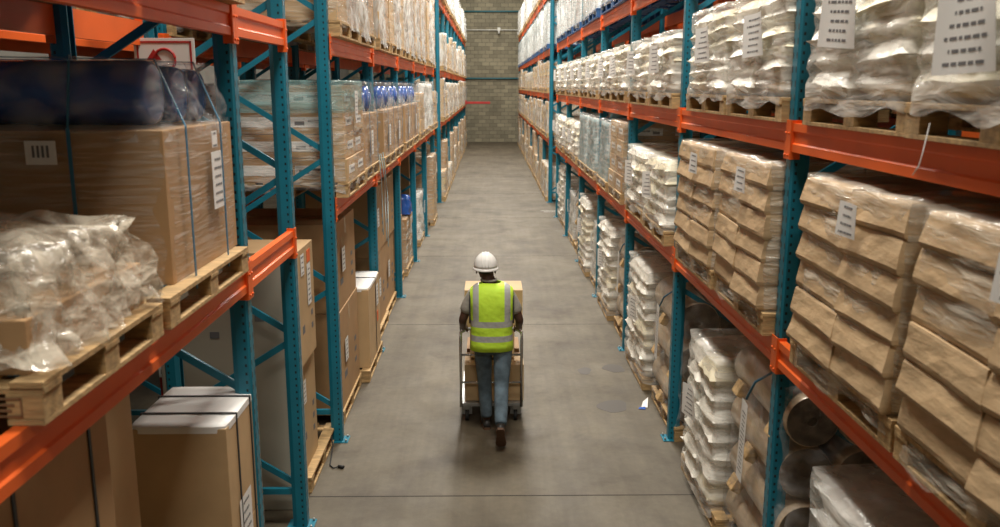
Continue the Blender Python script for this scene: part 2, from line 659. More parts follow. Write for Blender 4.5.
rack('orange and teal pallet rack right of the aisle, near run holding white sacks', 1,
     [YK[k] for k in range(-2, 6)], LEV_R, 6.2, XR)
rack('far orange and teal pallet rack right of the aisle, near the block wall', 1,
     [YK[k] for k in range(6, 16)], LEV_R, 6.2, XR)
rack('nearest orange and teal rack left of the aisle, ending in two close posts', -1,
     [YK[-2], YK[-1], 6.04], LEV_L[:2], 4.9, XL)
rack('orange and teal pallet rack left of the aisle, beside the worker', -1,
     [YK[k] for k in range(0, 6)], LEV_L, 6.2, XL)
rack('far orange and teal pallet rack left of the aisle, near the block wall', -1,
     [YK[k] for k in range(6, 16)], LEV_L, 6.2, XL)
XRB, XLB = XR + FD + 0.25, XL - FD - 0.25
rack('pallet rack standing back to back behind the right hand rack', 1,
     [YK[k] for k in range(-2, 5)], LEV_R, 6.2, XRB)
rack('pallet rack standing back to back behind the left hand rack', -1,
     [YK[k] for k in range(-1, 4)], LEV_L, 6.2, XLB - .16)

# ------------------------------------------------------------------ goods: every builder returns {part name: [meshes builders]}
# local frame: x = 0 aisle face, +x into the rack, y along the aisle, z up from 0
W, D = 1.16, 1.08


def pallet_parts(m='pallet_wood', w=1.18, d=1.10):
    top, bot, blks = MB(), MB(), []
    n = 7
    for i in range(n):
        x = 0.05 + i * (d - 0.1) / (n - 1)
        top.box((x, 0, P_H - 0.010), (0.098, w, 0.02), m, 0.002)
    for y in (-w / 2 + 0.06, 0, w / 2 - 0.06):
        top.box((d / 2, y, P_H - 0.029), (d, 0.11, 0.018), m, 0.002)
    for x in (0.06, d / 2, d - 0.06):
        bot.box((x, 0, 0.009), (0.11, w, 0.018), m, 0.002)
    for x in (0.06, d / 2, d - 0.06):
        for y in (-w / 2 + 0.06, 0, w / 2 - 0.06):
            blks.append(('block', MB().box((x, y, 0.058), (0.11, 0.115, 0.080), m, 0.003)))
    return [('deck_boards', top), ('bottom_boards', bot)] + blks


def sack_mb(L, Wd, T, seed, m, nu=13, nv=9):
    rnd = random.Random(seed)
    off = Vector((rnd.uniform(0, 50), rnd.uniform(0, 50), rnd.uniform(0, 50)))
    vs, fs = [], []
    for side in (1, -1):
        for j in range(nv + 1):
            for i in range(nu + 1):
                u, v = -1 + 2 * i / nu, -1 + 2 * j / nv
                u = math.copysign(abs(u) ** 0.85, u)
                v = math.copysign(abs(v) ** 0.85, v)
                prof = max(0.0, (1 - abs(u) ** 3.6) * (1 - abs(v) ** 3.6)) ** 0.5
                cu = 1 - 0.05 * (v * v) * (1 - abs(u) * 0.2)
                cv = 1 - 0.06 * (u * u)
                x, y = L / 2 * u * (cv * 0.5 + 0.5), Wd / 2 * v * (cu * 0.5 + 0.5)
                p = Vector((x, y, 0))
                nn = noise.noise((p + off) * 6) * 0.020 + noise.noise((p + off) * 15) * 0.005
                z = (side * T / 2 * (1.05 if side > 0 else 0.9) + nn * 0.5) * prof
                e = noise.noise((p + off) * 9 + Vector((0, 0, 3))) * 0.022
                edge = max(abs(u), abs(v)) ** 4
                vs.append((x + e * edge * u, y + e * edge * v, z + noise.noise((p + off) * 5) * 0.012))
    N = (nu + 1) * (nv + 1)
    for s in range(2):
        for j in range(nv):
            for i in range(nu):
                a = s * N + j * (nu + 1) + i
                f = [a, a + 1, a + nu + 2, a + nu + 1]
                fs.append(f if s == 0 else f[::-1])
    return MB().add(vs, fs, m, True)


def shell_mb(w, d, h, m, seed, amp=0.012, flare=0.0, top=True, n=14, z0=0.0, off=0.02, freq=5.0, taper=0.0, hang=0.0, scal=0, samp=0.0, zs=1.0):
    """film pulled round a load: an open-bottomed skin that follows a w x d x h block with creases"""
    rnd = random.Random(seed)
    o = Vector((rnd.uniform(0, 50), rnd.uniform(0, 50), rnd.uniform(0, 50)))
    per = []
    hw, hd = w / 2 + off, d / 2 + off
    cr = 0.05
    cs = [(-hd, -hw), (hd, -hw), (hd, hw), (-hd, hw)]
    for q in range(4):
        ax, ay = cs[q]
        bx, by = cs[(q + 1) % 4]
        for i in range(n):
            t = i / n
            per.append((ax + (bx - ax) * t, ay + (by - ay) * t))
    npz = max(6, int(h / (0.035 if scal else 0.07)))
    vs, fs = [], []
    P = len(per)
    for j in range(npz + 1):
        z = z0 + (h - z0 + off) * j / npz
        tt = j / npz
        for (x, y) in per:
            c = Vector((x, y, z))
            # round the corners a little
            rx, ry = abs(x) / hd, abs(y) / hw
            k = 1 - 0.035 * (rx * ry) ** 8
            k *= 1 - taper * tt + flare * (1 - tt)
            cz = Vector((x, y, z * zs)) + o
            dn = noise.noise(cz * freq) * amp * 1.6 + noise.noise(cz * freq * 3.1) * amp * 0.7
            if scal and z > 0:
                dn += samp * (abs(math.sin(PI * z / scal)) ** 0.6 - 0.75)
                dn -= samp * 0.55 * math.exp(-((y if rx > ry else x) / 0.05) ** 2)
            fx = (x / hd if rx > ry else 0)
            fy = (y / hw if ry >= rx else 0)
            if rx > 0.97 and ry > 0.97:
                fx, fy = x / hd * .7, y / hw * .7
            zz = z
            if j == 0 and hang:
                zz += noise.noise((c + o) * 4) * hang
            vs.append((d / 2 + x * k + fx * dn, y * k + fy * dn, zz))
    for j in range(npz):
        for i in range(P):
            a, b = j * P + i, j * P + (i + 1) % P
            fs.append([a, b, b + P, a + P])
    if top:
        rings = 4
        prev = npz * P
        for r in range(1, rings + 1):
            s = 1 - r / rings * 0.98
            base = len(vs)
            for (x, y) in per:
                c = Vector((x * s, y * s, h))
                vs.append((d / 2 + x * s * (1 - taper), y * s * (1 - taper), h + off + noise.noise((c + o) * 5) * amp * 1.5))
            for i in range(P):
                fs.append([prev + i, prev + (i + 1) % P, base + (i + 1) % P, base + i])
            prev = base
        fs.append([prev + i for i in range(P)])
    return MB().add(vs, fs, m, True)


def label_mb(y, z, w, h, x=-0.012, lines=5, seed=0, curl=0.0, tilt=0.0, turn=0.0):
    """paper sheet with rows of print, on the aisle face of a load"""
    rnd = random.Random(seed)
    m = MB()
    ca, sa = math.cos(tilt), math.sin(tilt)

    def P(u, v, dx=0.0):
        yy, zz = u * w, v * h
        cx = curl * (abs(u * 2) ** 2) * (0.5 + v)
        return (x - dx - cx * 0.04 - (u + 0.5) * w * turn * (0.75 - v * 0.5), y + yy * ca - zz * sa, z + yy * sa + zz * ca)
    n = 6
    vs, fs = [], []
    for j in range(n + 1):
        for i in range(n + 1):
            vs.append(P(-0.5 + i / n, -0.5 + j / n))
    for j in range(n):
        for i in range(n):
            a = j * (n + 1) + i
            fs.append([a, a + 1, a + n + 2, a + n + 1])
    nv = len(vs)
    back = [(a + 0.0015, b, c) for a, b, c in vs]
    m.add(vs + back, fs + [[i + nv for i in f][::-1] for f in fs], 'label_paper', True)
    for k in range(lines):
        v = 0.36 - 0.74 * k / max(1, lines - 1)
        lw = rnd.uniform(0.45, 0.74)
        th = 0.24 / lines
        u = -lw / 2
        while u < lw / 2 - 0.02:
            e = min(lw / 2, u + rnd.uniform(0.05, 0.14))
            q = [P(u, v - th / 2, .0012), P(e, v - th / 2, .0012), P(e, v + th / 2, .0012), P(u, v + th / 2, .0012)]
            m.add(q, [[0, 1, 2, 3]], 'print_ink')
            u = e + 0.03
    return m


def xf(mb, x=0, y=0, z=0, rx=0, ry=0, rz=0, s=(1, 1, 1)):
    T = Matrix.Translation((x, y, z)) @ Matrix.Rotation(rz, 4, 'Z') @ Matrix.Rotation(ry, 4, 'Y') @ Matrix.Rotation(rx, 4, 'X') @ Matrix.Diagonal((*s, 1))
    o = MB()
    o.merge(mb, T)
    return o


def sacks(layers=4, seed=0, m='sack_white', pitch=0.142, label=True, wrap='film_sack', lean=0.025, w=W, d=D, lab=(0.24, 0.25), lpos=None):
    rnd = random.Random(seed)
    P = []
    for L in range(layers):
        zc = 0.07 + L * pitch
        shr = 1 - 0.02 * max(0, L - layers + 3)
        for i, sy in enumerate((-1, 1)):
            for j, sx in enumerate((0, 1)):
                s = sack_mb(d / 2 * 1.09, w / 2 * 1.07, pitch * 1.62, rnd.random() * 999, 'sack_cream' if rnd.random() < 0.2 else m)
                P.append(('sack', xf(s, (0.25 + 0.5 * sx) * d + rnd.uniform(-.025, .025), sy * w / 4 * shr + rnd.uniform(-lean, lean), zc,
                                     rnd.uniform(-.06, .06), rnd.uniform(-.05, .05), rnd.uniform(-.06, .06))))
    h = layers * pitch + 0.035
    if wrap:
        P.append(('stretch_wrap', shell_mb(w, d, h, wrap, seed + 5, 0.011, 0.010, True, 26, -0.045, 0.034, 5.0, 0.03, 0.05, pitch, 0.027)))
    if label:
        ly, lz = lpos or (rnd.uniform(-.22, .1), h * 0.60)
        P.append(('label', label_mb(ly, lz, lab[0], lab[1], -0.055, 6, seed, 0.6, rnd.uniform(-.10, .10), 0.22)))
    return P


def bundles(layers=6, seed=0, m='kraft_paper', w=W, d=D, pitch=0.142):
    """kraft paper bundles: each layer two blocks wide whose faces slope and bulge at the lower edge"""
    rnd = random.Random(seed)
    P = []
    for L in range(layers):
        for sy in (-1, 1):
            for sx in (0, 1):
                bw_, bd, bh = w / 2 - 0.004, d / 2 - 0.003, pitch
                n = 6
                vs, fs = [], []
                o = Vector((rnd.uniform(0, 50), rnd.uniform(0, 50), 0))
                bul = rnd.uniform(0.009, 0.022)
                slope = rnd.uniform(-0.004, 0.018) * sy
                per = []
                for (a, b) in (((-1, -1), (1, -1)), ((1, -1), (1, 1)), ((1, 1), (-1, 1)), ((-1, 1), (-1, -1))):
                    for i in range(n):
                        t = i / n
                        per.append((a[0] + (b[0] - a[0]) * t, a[1] + (b[1] - a[1]) * t))
                prof = [(0.0, -0.4), (0.10, 0.75), (0.22, 1.0), (0.6, 0.35), (0.92, -0.25), (1.0, -0.6)]
                for (tz, k) in prof:
                    for (px, py) in per:
                        nn = noise.noise(Vector((px * 2, py * 2, tz * 2)) + o)
                        q = bul * k + 0.007 * nn
                        z = tz * bh + slope * py * (0.6) - 0.005 * (abs(px) * abs(py)) ** 3 * (1 - tz)
                        vs.append((px * (bd / 2 + q * (abs(px) > 0.99)), py * (bw_ / 2 + q * 0.45 * (abs(py) > 0.99)), z))
                Pn = len(per)
                for j in range(len(prof) - 1):
                    for i in range(Pn):
                        a, b = j * Pn + i, j * Pn + (i + 1) % Pn
                        fs.append([a, b, b + Pn, a + Pn])
                fs.append(list(range(Pn))[::-1])
                fs.append([(len(prof) - 1) * Pn + i for i in range(Pn)])
                sub = MB().add(vs, fs, m)
                lean = -0.01 * (layers - L)
                P.append(('paper_bundle', xf(sub, d * (0.25 + 0.5 * sx) + rnd.uniform(-.012, .012) + lean * .6, sy * w / 4 + rnd.uniform(-.006, .006), L * pitch, 0, 0, rnd.uniform(-.02, .02))))
    h = layers * pitch
    P.append(('stretch_wrap', shell_mb(w + .03, d + .03, h, 'film_clear', seed + 3, 0.014, 0.01, True, 16, -0.10, 0.020, 5.0, 0.0, 0.08, pitch, 0.012)))
    P.append(('label', label_mb(-0.12, h * 0.86, 0.14, 0.15, -0.055, 4, seed, 0.1, 0.05, 0.2)))
    return P


def carton_mb(w, d, h, m, seed=0, tape=True, marks=False):
    rnd = random.Random(seed)
    b = MB().box((d / 2, 0, h / 2), (d, w, h), m, 0.006)
    if tape:
        b.box((d / 2, 0, h + 0.0006), (d * 0.99, 0.05, 0.0012), 'tape')
        b.box((-0.0006, 0, h * 0.90), (0.0012, 0.05, h * 0.19), 'tape')
    if marks:
        for k in range(3):
            b.box((-0.0006, -w * 0.30, h * (0.25 + 0.12 * k)), (0.0012, w * 0.10, h * 0.05), 'print_ink')
        b.box((-0.0006, w * 0.25, h * 0.30), (0.0012, w * 0.14, h * 0.07), 'print_ink')
    return b


def labelled_cartons(seed=0, rows=4, cols=2, h=0.86, w=W, d=D, wrap='film', teal=True, labels=True, m='cardboard'):
    rnd = random.Random(seed)
    P = []
    rh = h / rows
    for r in range(rows):
        for c in range(cols):
            cw = w / cols
            b = carton_mb(cw - 0.008, d / 2 - 0.004, rh - 0.004, m if rnd.random() < .6 else 'cardboard_pale', rnd.random(), False)
            y = -w / 2 + cw * (c + .5)
            j = rnd.uniform(-.015, .015)
            if labels:
                b.box((-0.0008, rnd.uniform(-.05, .05), rh * 0.5), (0.0016, cw * 0.55, rh * 0.34), 'label_paper')
                for q in range(3):
                    b.box((-0.0020, cw * 0.1 * (q - 1) * 1.4, rh * 0.5), (0.0012, cw * 0.10, rh * 0.10), 'print_ink')
                # the same stickers on the end faces
                for e in (-1, 1):
                    b.box((d * 0.27, e * ((cw - 0.008) / 2 + 0.0008), rh * 0.5), (d * 0.33, 0.0016, rh * 0.42), 'label_paper')
                    b.box((d * 0.22, e * ((cw - 0.008) / 2 + 0.0020), rh * 0.55), (d * 0.14, 0.0012, rh * 0.10), 'print_ink')
                    b.box((d * 0.36, e * ((cw - 0.008) / 2 + 0.0020), rh * 0.45), (d * 0.08, 0.0012, rh * 0.16), 'print_ink')
            P.append(('carton', xf(b, j, y, r * rh)))
            b2 = carton_mb(cw - 0.008, d / 2 - 0.004, rh - 0.004, m, 0, False)
            if labels:
                for e in (-1, 1):
                    b2.box((d * 0.25, e * ((cw - 0.008) / 2 + 0.0008), rh * 0.5), (d * 0.33, 0.0016, rh * 0.42), 'label_paper')
            P.append(('carton', xf(b2, d / 2, y, r * rh)))
    P.append(('stretch_wrap', shell_mb(w + .02, d + .02, h, wrap, seed + 9, 0.016, 0.01, not teal, 14, -0.08, 0.012, 5, 0.0, 0.05)))
    if teal:
        P.append(('top_sheet', shell_mb(w + .04, d + .04, h + .02, 'film_teal', seed + 2, 0.014, 0, True, 14, h - 0.24, 0.02, 5)))
    P.append(('label', label_mb(0.2, h * 0.8, 0.16, 0.24, -0.055, 6, seed, 0.1)))
    return P


def blue_top(seed=0, h=0.56, extra=0.32, w=W * 0.92, d=D, dark=False):
    """one tall carton with blue plastic drums on top, all under a clear film bag with blue straps"""
    rnd = random.Random(seed)
    P = [('carton', carton_mb(w, d, h, 'cardboard', seed, False))]
    dr = MB()
    n = 2
    for i in range(n):
        y = -w / 4 + i * w / 2
        r = extra * 0.44
        zc = h + r + 0.01
        pts = [(0.05, y, zc), (0.07, y, zc), (0.11, y, zc), (0.13, y, zc), (d * 0.5, y, zc), (d * .52, y, zc), (d * .56, y, zc), (d - 0.06, y, zc), (d - .04, y, zc)]
        rr = [r * .8, r * .97, r, r * .93, r * .93, r, r, r * .95, r * .8]
        dr = MB().tube(pts, rr, 'blue_plastic', 24)
        dr.tube([(0.035, y, zc), (0.052, y, zc)], [r * .45, r * .5], 'blue_plastic', 18)
        P.append(('blue_drum', dr))
    P.append(('film_bag', shell_mb(w + 0.01, d, h + extra, 'film_clean', seed + 4, 0.024, 0.0, True, 16, h - 0.03, 0.016, 6, 0.10)))
    P.append(('stretch_wrap', shell_mb(w, d, h, 'film', seed + 6, 0.010, 0.0, False, 14, -0.10, 0.012, 5, 0, 0.05)))
    st = MB()
    for y in (-w * 0.28, w * 0.27):
        hh = h + extra + 0.035
        st.bar((-0.03, y, -0.02), (-0.03, y, hh), 0.014, 0.003, 'blue_strap')
        st.bar((-0.03, y, hh), (d + 0.03, y, hh), 0.014, 0.003, 'blue_strap')
    P.append(('strap', st))
    P.append(('label', label_mb(0.12, h * 0.45, 0.14, 0.26, -0.030, 6, seed, 0.05)))
    return P


def tall_wrapped(seed=0, h=1.55, w=W, d=D, m='cardboard_pale', film='film_heavy'):
    """tall brown carton stack, the film hanging in milky upright folds over one half"""
    rnd = random.Random(seed)
    P = []
    rows = 5
    rh = h / rows
    for r in range(rows):
        for c in range(2):
            b = carton_mb(w / 2 - .01, d - .01, rh - .006, m if c else 'cardboard', r, False)
            P.append(('carton', xf(b, rnd.uniform(-.01, .01), (-.25 + .5 * c) * w, r * rh)))
    ww = w * rnd.uniform(.5, .62)
    sh = shell_mb(ww, d + .03, h + .02, film, seed + 9, 0.030, 0.0, True, 16, -0.08, 0.02, 7, 0.02, 0.08)
    P.append(('stretch_wrap', xf(sh, 0, (w - ww) / 2 * rnd.choice((-1, 1)), 0)))
    P.append(('stretch_wrap', shell_mb(w + .01, d + .02, h, 'film_clear', seed + 1, .015, 0, True, 14, -.05, .012, 5, 0, .04)))
    return P


def milky(seed=0, h=1.15, w=W, d=D, m='milky_film', lumps=0.035, label=False, zs=1.0, straps=False):
    """goods hidden under creased milky film"""
    rnd = random.Random(seed)
    P = [('film_bag', shell_mb(w - .02, d - .02, h, m, seed, lumps, 0.0, True, 22, 0.0, 0.0, 6.5, 0.05, 0, 0, 0, zs))]
    if straps:
        P += strap_parts(w + .04, d + .04, h + .02, (-.3, .3), 'teal_paint')
    sh = shell_mb(w, d, h + .01, 'film', seed + 9, 0.02, 0.0, True, 14, -0.07, 0.03, 5, 0.04, 0.06)
    P.append(('stretch_wrap', sh))
    if label:
        P.append(('label', label_mb(0.05, h * 0.7, 0.16, 0.26, -0.075, 6, seed, 0.05)))
    return P


def roll_mb(L, r, m='kraft_roll', n=28):
    """a roll lying along y with a recessed wound end and core hole"""
    b = MB()
    vs, fs = [], []
    prof = [(0.030, 0.010), (0.030, 0.0), (0.045, 0.0), (r * .96, 0.0), (r, 0.006), (r, L * .25), (r * 1.004, L * .5), (r, L * .75), (r, L - .006), (r * .96, L), (0.045, L), (0.03, L - .01)]
    for (rr, y) in prof:
        for k in range(n):
            a = 2 * PI * k / n
            vs.append((rr * math.cos(a), y - L / 2, rr * math.sin(a)))
    side, end = [], []
    for j in range(len(prof) - 1):
        for k in range(n):
            q = [j * n + k, j * n + (k + 1) % n, (j + 1) * n + (k + 1) % n, (j + 1) * n + k]
            (side if 3 <= j <= 8 else end).append(q)
    caps = [list(range(n)), [(len(prof) - 1) * n + k for k in range(n)]]
    b.add(vs, side, m, True)
    b.add(vs, end + caps, 'roll_end', False)
    return b


def rolls(seed=0, L=1.25, r=0.185, rows=3, cols=3, hang_label=True, wrap='film'):
    rnd = random.Random(seed)
    P = []
    for j in range(rows):
        for i in range(cols if j < rows - 1 or cols < 3 else cols):
            x = r + 0.01 + i * (2 * r + 0.005)
            z = r + j * (2 * r + 0.02)
            P.append(('paper_roll', xf(roll_mb(L * rnd.uniform(.94, 1.0), r * rnd.uniform(.96, 1)), x, rnd.uniform(-.03, .03), z)))
    for j in range(rows):
        for y in ((-L * .36, L * .3) if j % 2 else (0.06,)):
            wd = MB().box((0, 0, 0), (0.07, 0.12, 0.10), 'pallet_wood', 0.01)
            P.append(('wedge', xf(wd, 0.015, y, 0.05 + j * (2 * r + .02), 0, 0.5)))
    h = rows * (2 * r + .02)
    d = cols * 2 * r + .03
    P.append(('stretch_wrap', shell_mb(L + .03, d + .03, h, wrap, seed, 0.02, 0.01, True, 14, -0.08, 0.012, 5, 0.03, 0.04)))
    if hang_label:
        P.append(('label', label_mb(-0.02, h * .62, 0.12, 0.56, -0.07, 15, seed, 0.05, 0.10)))
        t = MB().tube([(-0.06, -0.03, h * .83), (-0.03, -.1, h * .93), (0.06, -.28, h * 1.04)], 0.008, 'blue_strap', 6)
        P.append(('strap', t))
    return P


def big_cartons(seed=0, n=2, hs=(1.0, 0.9), w=1.15, d=1.05, m='cardboard', strap=False, labels=True):
    P = []
    z = 0
    rnd = random.Random(seed)
    for i in range(n):
        b = carton_mb(w, d, hs[i] - .005, m if i % 2 == 0 else 'cardboard', seed + i, True, True)
        P.append(('carton', xf(b, rnd.uniform(-.01, .02), 0, z)))
        if labels:
            P.append(('label', xf(label_mb(w * .22, hs[i] * .55, 0.17, 0.24, -0.014, 5, seed + i), 0, 0, z)))
        z += hs[i]
    if strap:
        P += strap_parts(w, d, z)
    return P


def strap_parts(w, d, h, ys=(-.28, .28), m='black_strap'):
    out = []
    for y in ys:
        y *= w
        s = MB()
        s.bar((-0.004, y, 0), (-0.004, y, h + .003), 0.018, 0.004, m)
        s.bar((-0.004, y, h + .003), (d + .004, y, h + .003), 0.018, 0.004, m)
        s.bar((d + .004, y, 0), (d + .004, y, h + .003), 0.018, 0.004, m)
        out.append(('strap', s))
    return out


def slabs(seed=0, n=9, w=1.2, d=1.1, t=0.135):
    """soft white film packs lying flat, edges drooping"""
    P = []
    rnd = random.Random(seed)
    for i in range(n):
        s = sack_mb(d, w, t * 1.25, rnd.random() * 99, 'milky_film', 16, 16)
        P.append(('film_pack', xf(s, d / 2 + rnd.uniform(-.015, .015), rnd.uniform(-.015, .015), t * .5 + i * t)))
    P.append(('stretch_wrap', shell_mb(w - .01, d - .01, n * t, 'film_sack', seed, .015, .01, True, 14, -.08, .02, 5, .02, .04)))
    return P


KINDS = {
    'sacks': (lambda s: sacks(5, s, pitch=.096, w=1.06), 'white plastic-wrapped sack stack', 'sack stack'),
    'sacks6': (lambda s: sacks(6, s, pitch=.093, w=1.06), 'white plastic-wrapped sack stack', 'sack stack'),
    'sacks7': (lambda s: sacks(7, s, pitch=.112, w=1.06, lab=(.28, .28), lpos=(.08, .24) if s < 10 else (.03, .37)), 'tall white plastic-wrapped sack stack', 'sack stack'),
    'sacks5': (lambda s: sacks(5, s, pitch=.115, w=1.06), 'low white plastic-wrapped sack stack', 'sack stack'),
    'sacks10': (lambda s: sacks(8, s, pitch=0.14, lean=.018), 'glossy white sack stack', 'sack stack'),
    'bundles': (lambda s: bundles(6, s, w=1.08), 'film-wrapped brown paper bundles', 'paper bundle stack'),
    'labelled': (lambda s: labelled_cartons(s), 'wrapped carton stack with white stickers', 'carton stack'),
    'brownlow': (lambda s: labelled_cartons(s, 4, 2, 0.86, teal=False, labels=True, wrap='film_clear'), 'wrapped brown carton stack', 'carton stack'),
    'plainlow': (lambda s: labelled_cartons(s, 3, 2, 0.72, w=1.05, teal=False, labels=False, wrap='film', m='cardboard_pale'), 'tan film-wrapped carton stack', 'carton stack'),
    'plainfar': (lambda s: labelled_cartons(s, 4, 2, 0.72 + .14 * ((s // 17) % 3 - 1), w=1.0 + .05 * ((s // 17) % 3 - 1), teal=False, labels=False, wrap='film_heavy' if s % 2 else 'film', m='cardboard_straw'), 'tan film-wrapped carton stack', 'carton stack'),
    'tallfar': (lambda s: tall_wrapped(s, 0.92 + .12 * ((s // 17) % 3), w=1.02), 'tall film-wrapped carton stack', 'carton stack'),
    'blue': (lambda s: blue_top(s), 'bagged brown carton topped with blue drums', 'wrapped carton'),
    'tall': (lambda s: tall_wrapped(s), 'tall carton stack under hanging milky film', 'carton stack'),
    'milky': (lambda s: milky(s, 0.9, label=True), 'grey-white film-wrapped load', 'wrapped load'),
    'milkytall': (lambda s: milky(s, 1.10, w=1.05, m='cool_film', zs=.22, straps=True), 'tall white film-wrapped load', 'wrapped load'),
    'milkytop': (lambda s: milky(s, 1.0 + .1 * (s % 3), m='milky_film', lumps=.06), 'bulging white film-wrapped load', 'wrapped load'),
    'bluefilm': (lambda s: milky(s, 0.80, m='blue_film', lumps=.02), 'blue-grey film-wrapped load', 'wrapped load'),
    'rolls': (lambda s: rolls(s), 'film-wrapped brown paper rolls', 'paper roll stack'),
    'rolls2': (lambda s: rolls(s, 1.15, .19, 3, 3, wrap='film_clean'), 'film-wrapped brown paper rolls', 'paper roll stack'),
    'cartons2': (lambda s: big_cartons(s, 2, (1.0, 0.88)), 'two large brown cartons stacked', 'carton stack'),
    'cartons3': (lambda s: labelled_cartons(s, 3, 2, 1.5, teal=False, labels=False, wrap='film_clear'), 'film-wrapped carton stack', 'carton stack'),
}

PROTO = {}


def get_proto(kind, var, parts):
    """first build; returns (name, list of (part, mesh)) or merged mesh"""
    key = (kind, var, parts)
    if key in PROTO:
        return PROTO[key]
    P = KINDS[kind][0](var * 17 + 3)
    if parts:
        PROTO[key] = [(n, b.mesh(n)) for n, b in P]
    else:
        mb = MB()
        for n, b in P:
            mb.merge(b)
        PROTO[key] = mb.mesh(KINDS[kind][2].replace(' ', '_'))
    return PROTO[key]


def place_parts(name, P, loc, side, rzj=0.0):
    root = link(name, None, None, loc, (0 if side > 0 else PI) + rzj)
    for n, me in P:
        link(n, me, root)
    return root


PAL = {}


def pallet(loc, side, label, group, m='pallet_wood', parts=True, rzj=0.0):
    key = (m, parts)
    if key not in PAL:
        pp = pallet_parts(m)
        if parts:
            PAL[key] = [(n, b.mesh(n)) for n, b in pp]
        else:
            mb = MB()
            for n, b in pp:
                mb.merge(b)
            PAL[key] = mb.mesh('pallet')
    if parts:
        root = place_parts('pallet', PAL[key], loc, side, rzj)
    else:
        root = link('pallet', PAL[key], None, loc, (0 if side > 0 else PI) + rzj)
    tag(root, label, 'pallet', group)
    return root


ORD = ['nearest', 'second', 'third', 'fourth', 'fifth', 'sixth', 'seventh', 'eighth', 'ninth', 'tenth', 'eleventh', 'twelfth',
       'thirteenth', 'fourteenth', 'fifteenth', 'sixteenth', 'seventeenth', 'eighteenth', 'nineteenth', 'twentieth']


def load(kind, var, side, Xf, Y, z, where, i, group, pal='pallet_wood', parts=True, gap=True, rzj=0.0, sc=1.0, look=None):
    """pallet + goods in one slot. where: 'first shelf, right rack' etc; i: place in the row counted from the camera"""
    place = '%s, %s in the row' % (where, ORD[i])
    lk = look or KINDS[kind][1]
    if pal:
        colr = 'blue' if 'blue' in pal else 'wooden'
        pallet((Xf - side * 0.0, Y, z + 0.002), side, '%s pallet on %s' % (colr, place), 'pallets ' + group, pal, parts, rzj)
        z += P_H + 0.004
    nm = KINDS[kind][2].replace(' ', '_')
    P = get_proto(kind, var, parts)
    if parts:
        root = place_parts(nm, P, (Xf + side * 0.02, Y, z), side, rzj)
    else:
        root = link(nm, P, None, (Xf + side * 0.02, Y, z), (0 if side > 0 else PI) + rzj)
    root.scale = (1, 1, sc)
    tag(root, '%s, %s' % (lk, place), KINDS[kind][2], 'goods ' + group)
    return root


rj = random.Random(3)
XfR, XfL = XR - 0.07, XL + 0.10
NEAR_PARTS_Y = 17.5


def row(side, Xf, z, where, group, slots, far=False, pal='pallet_wood', i0=0):
    for i, (Y, kind, var) in enumerate(slots):
        load(kind, var, side, Xf + rj.uniform(-.015, .015), Y, z, where, i + i0, group, pal, parts=(Y < NEAR_PARTS_Y), rzj=rj.uniform(-.012, .012))


def two(ks, kinds):
    """two slots per bay, kinds cycled"""
    out = []
    n = 0
    for k in ks:
        for off in (0.72, 2.02):
            kd = kinds[n % len(kinds)] if isinstance(kinds, (list, tuple)) else kinds
            if isinstance(kd, str):
                kd = (kd, rj.randint(0, 2))
            out.append((YK[k] + off + rj.uniform(-.03, .03), kd[0], kd[1]))
            n += 1
    return out


# right rack, near run
row(1, XfR, LEV_R[0] + BH, 'right rack, first shelf', 'on the first shelf of the right rack',
    [(2.60, 'bundles', 1), (3.82, 'bundles', 0), (5.47, 'bundles', 1), (6.66, 'bundles', 2)] +
    [(YK[0] + .72, 'sacks5', 0), (YK[0] + 2.02, 'sacks5', 1), (YK[1] + .72, 'brownlow', 0), (YK[1] + 2.02, 'bluefilm', 0),
     (YK[2] + .72, 'bluefilm', 1), (YK[2] + 2.02, 'bluefilm', 2), (YK[3] + .72, 'sacks5', 2), (YK[3] + 2.02, 'sacks5', 0), (YK[4] + .72, 'sacks5', 1), (YK[4] + 2.02, 'sacks5', 2)])
row(1, XfR + .02, LEV_R[1] + BH, 'right rack, second shelf', 'on the second shelf of the right rack',
    [(2.80, 'sacks7', 0), (3.98, 'sacks7', 1), (5.45, 'sacks6', 1), (6.66, 'sacks6', 0)] + two(range(0, 5), [('sacks', 1), ('sacks', 2), ('sacks', 0)]))
row(1, XfR + .02, LEV_R[2] + BH, 'right rack, third shelf', 'on the third shelf of the right rack', two(range(0, 5), 'milkytall'), pal='pallet_blue')
# right rack, far run
FARK = range(6, 15)
row(1, XfR, 0.0, 'floor under far right rack', 'under the far right rack', two(FARK, ['plainfar', 'plainfar', 'cartons3']))
row(1, XfR, LEV_R[0] + BH, 'far right rack, first shelf', 'on the first shelf of the far right rack', two(FARK, 'plainfar'))
row(1, XfR, LEV_R[1] + BH, 'far right rack, second shelf', 'on the second shelf of the far right rack', two(FARK, 'plainfar'))
row(1, XfR, LEV_R[2] + BH, 'far right rack, third shelf', 'on the third shelf of the far right rack', two(FARK, 'milkytall'), pal='pallet_blue')
row(1, XfR, LEV_R[3] + BH, 'far right rack, top shelf', 'on the top shelf of the far right rack', two(FARK, 'milkytop'))
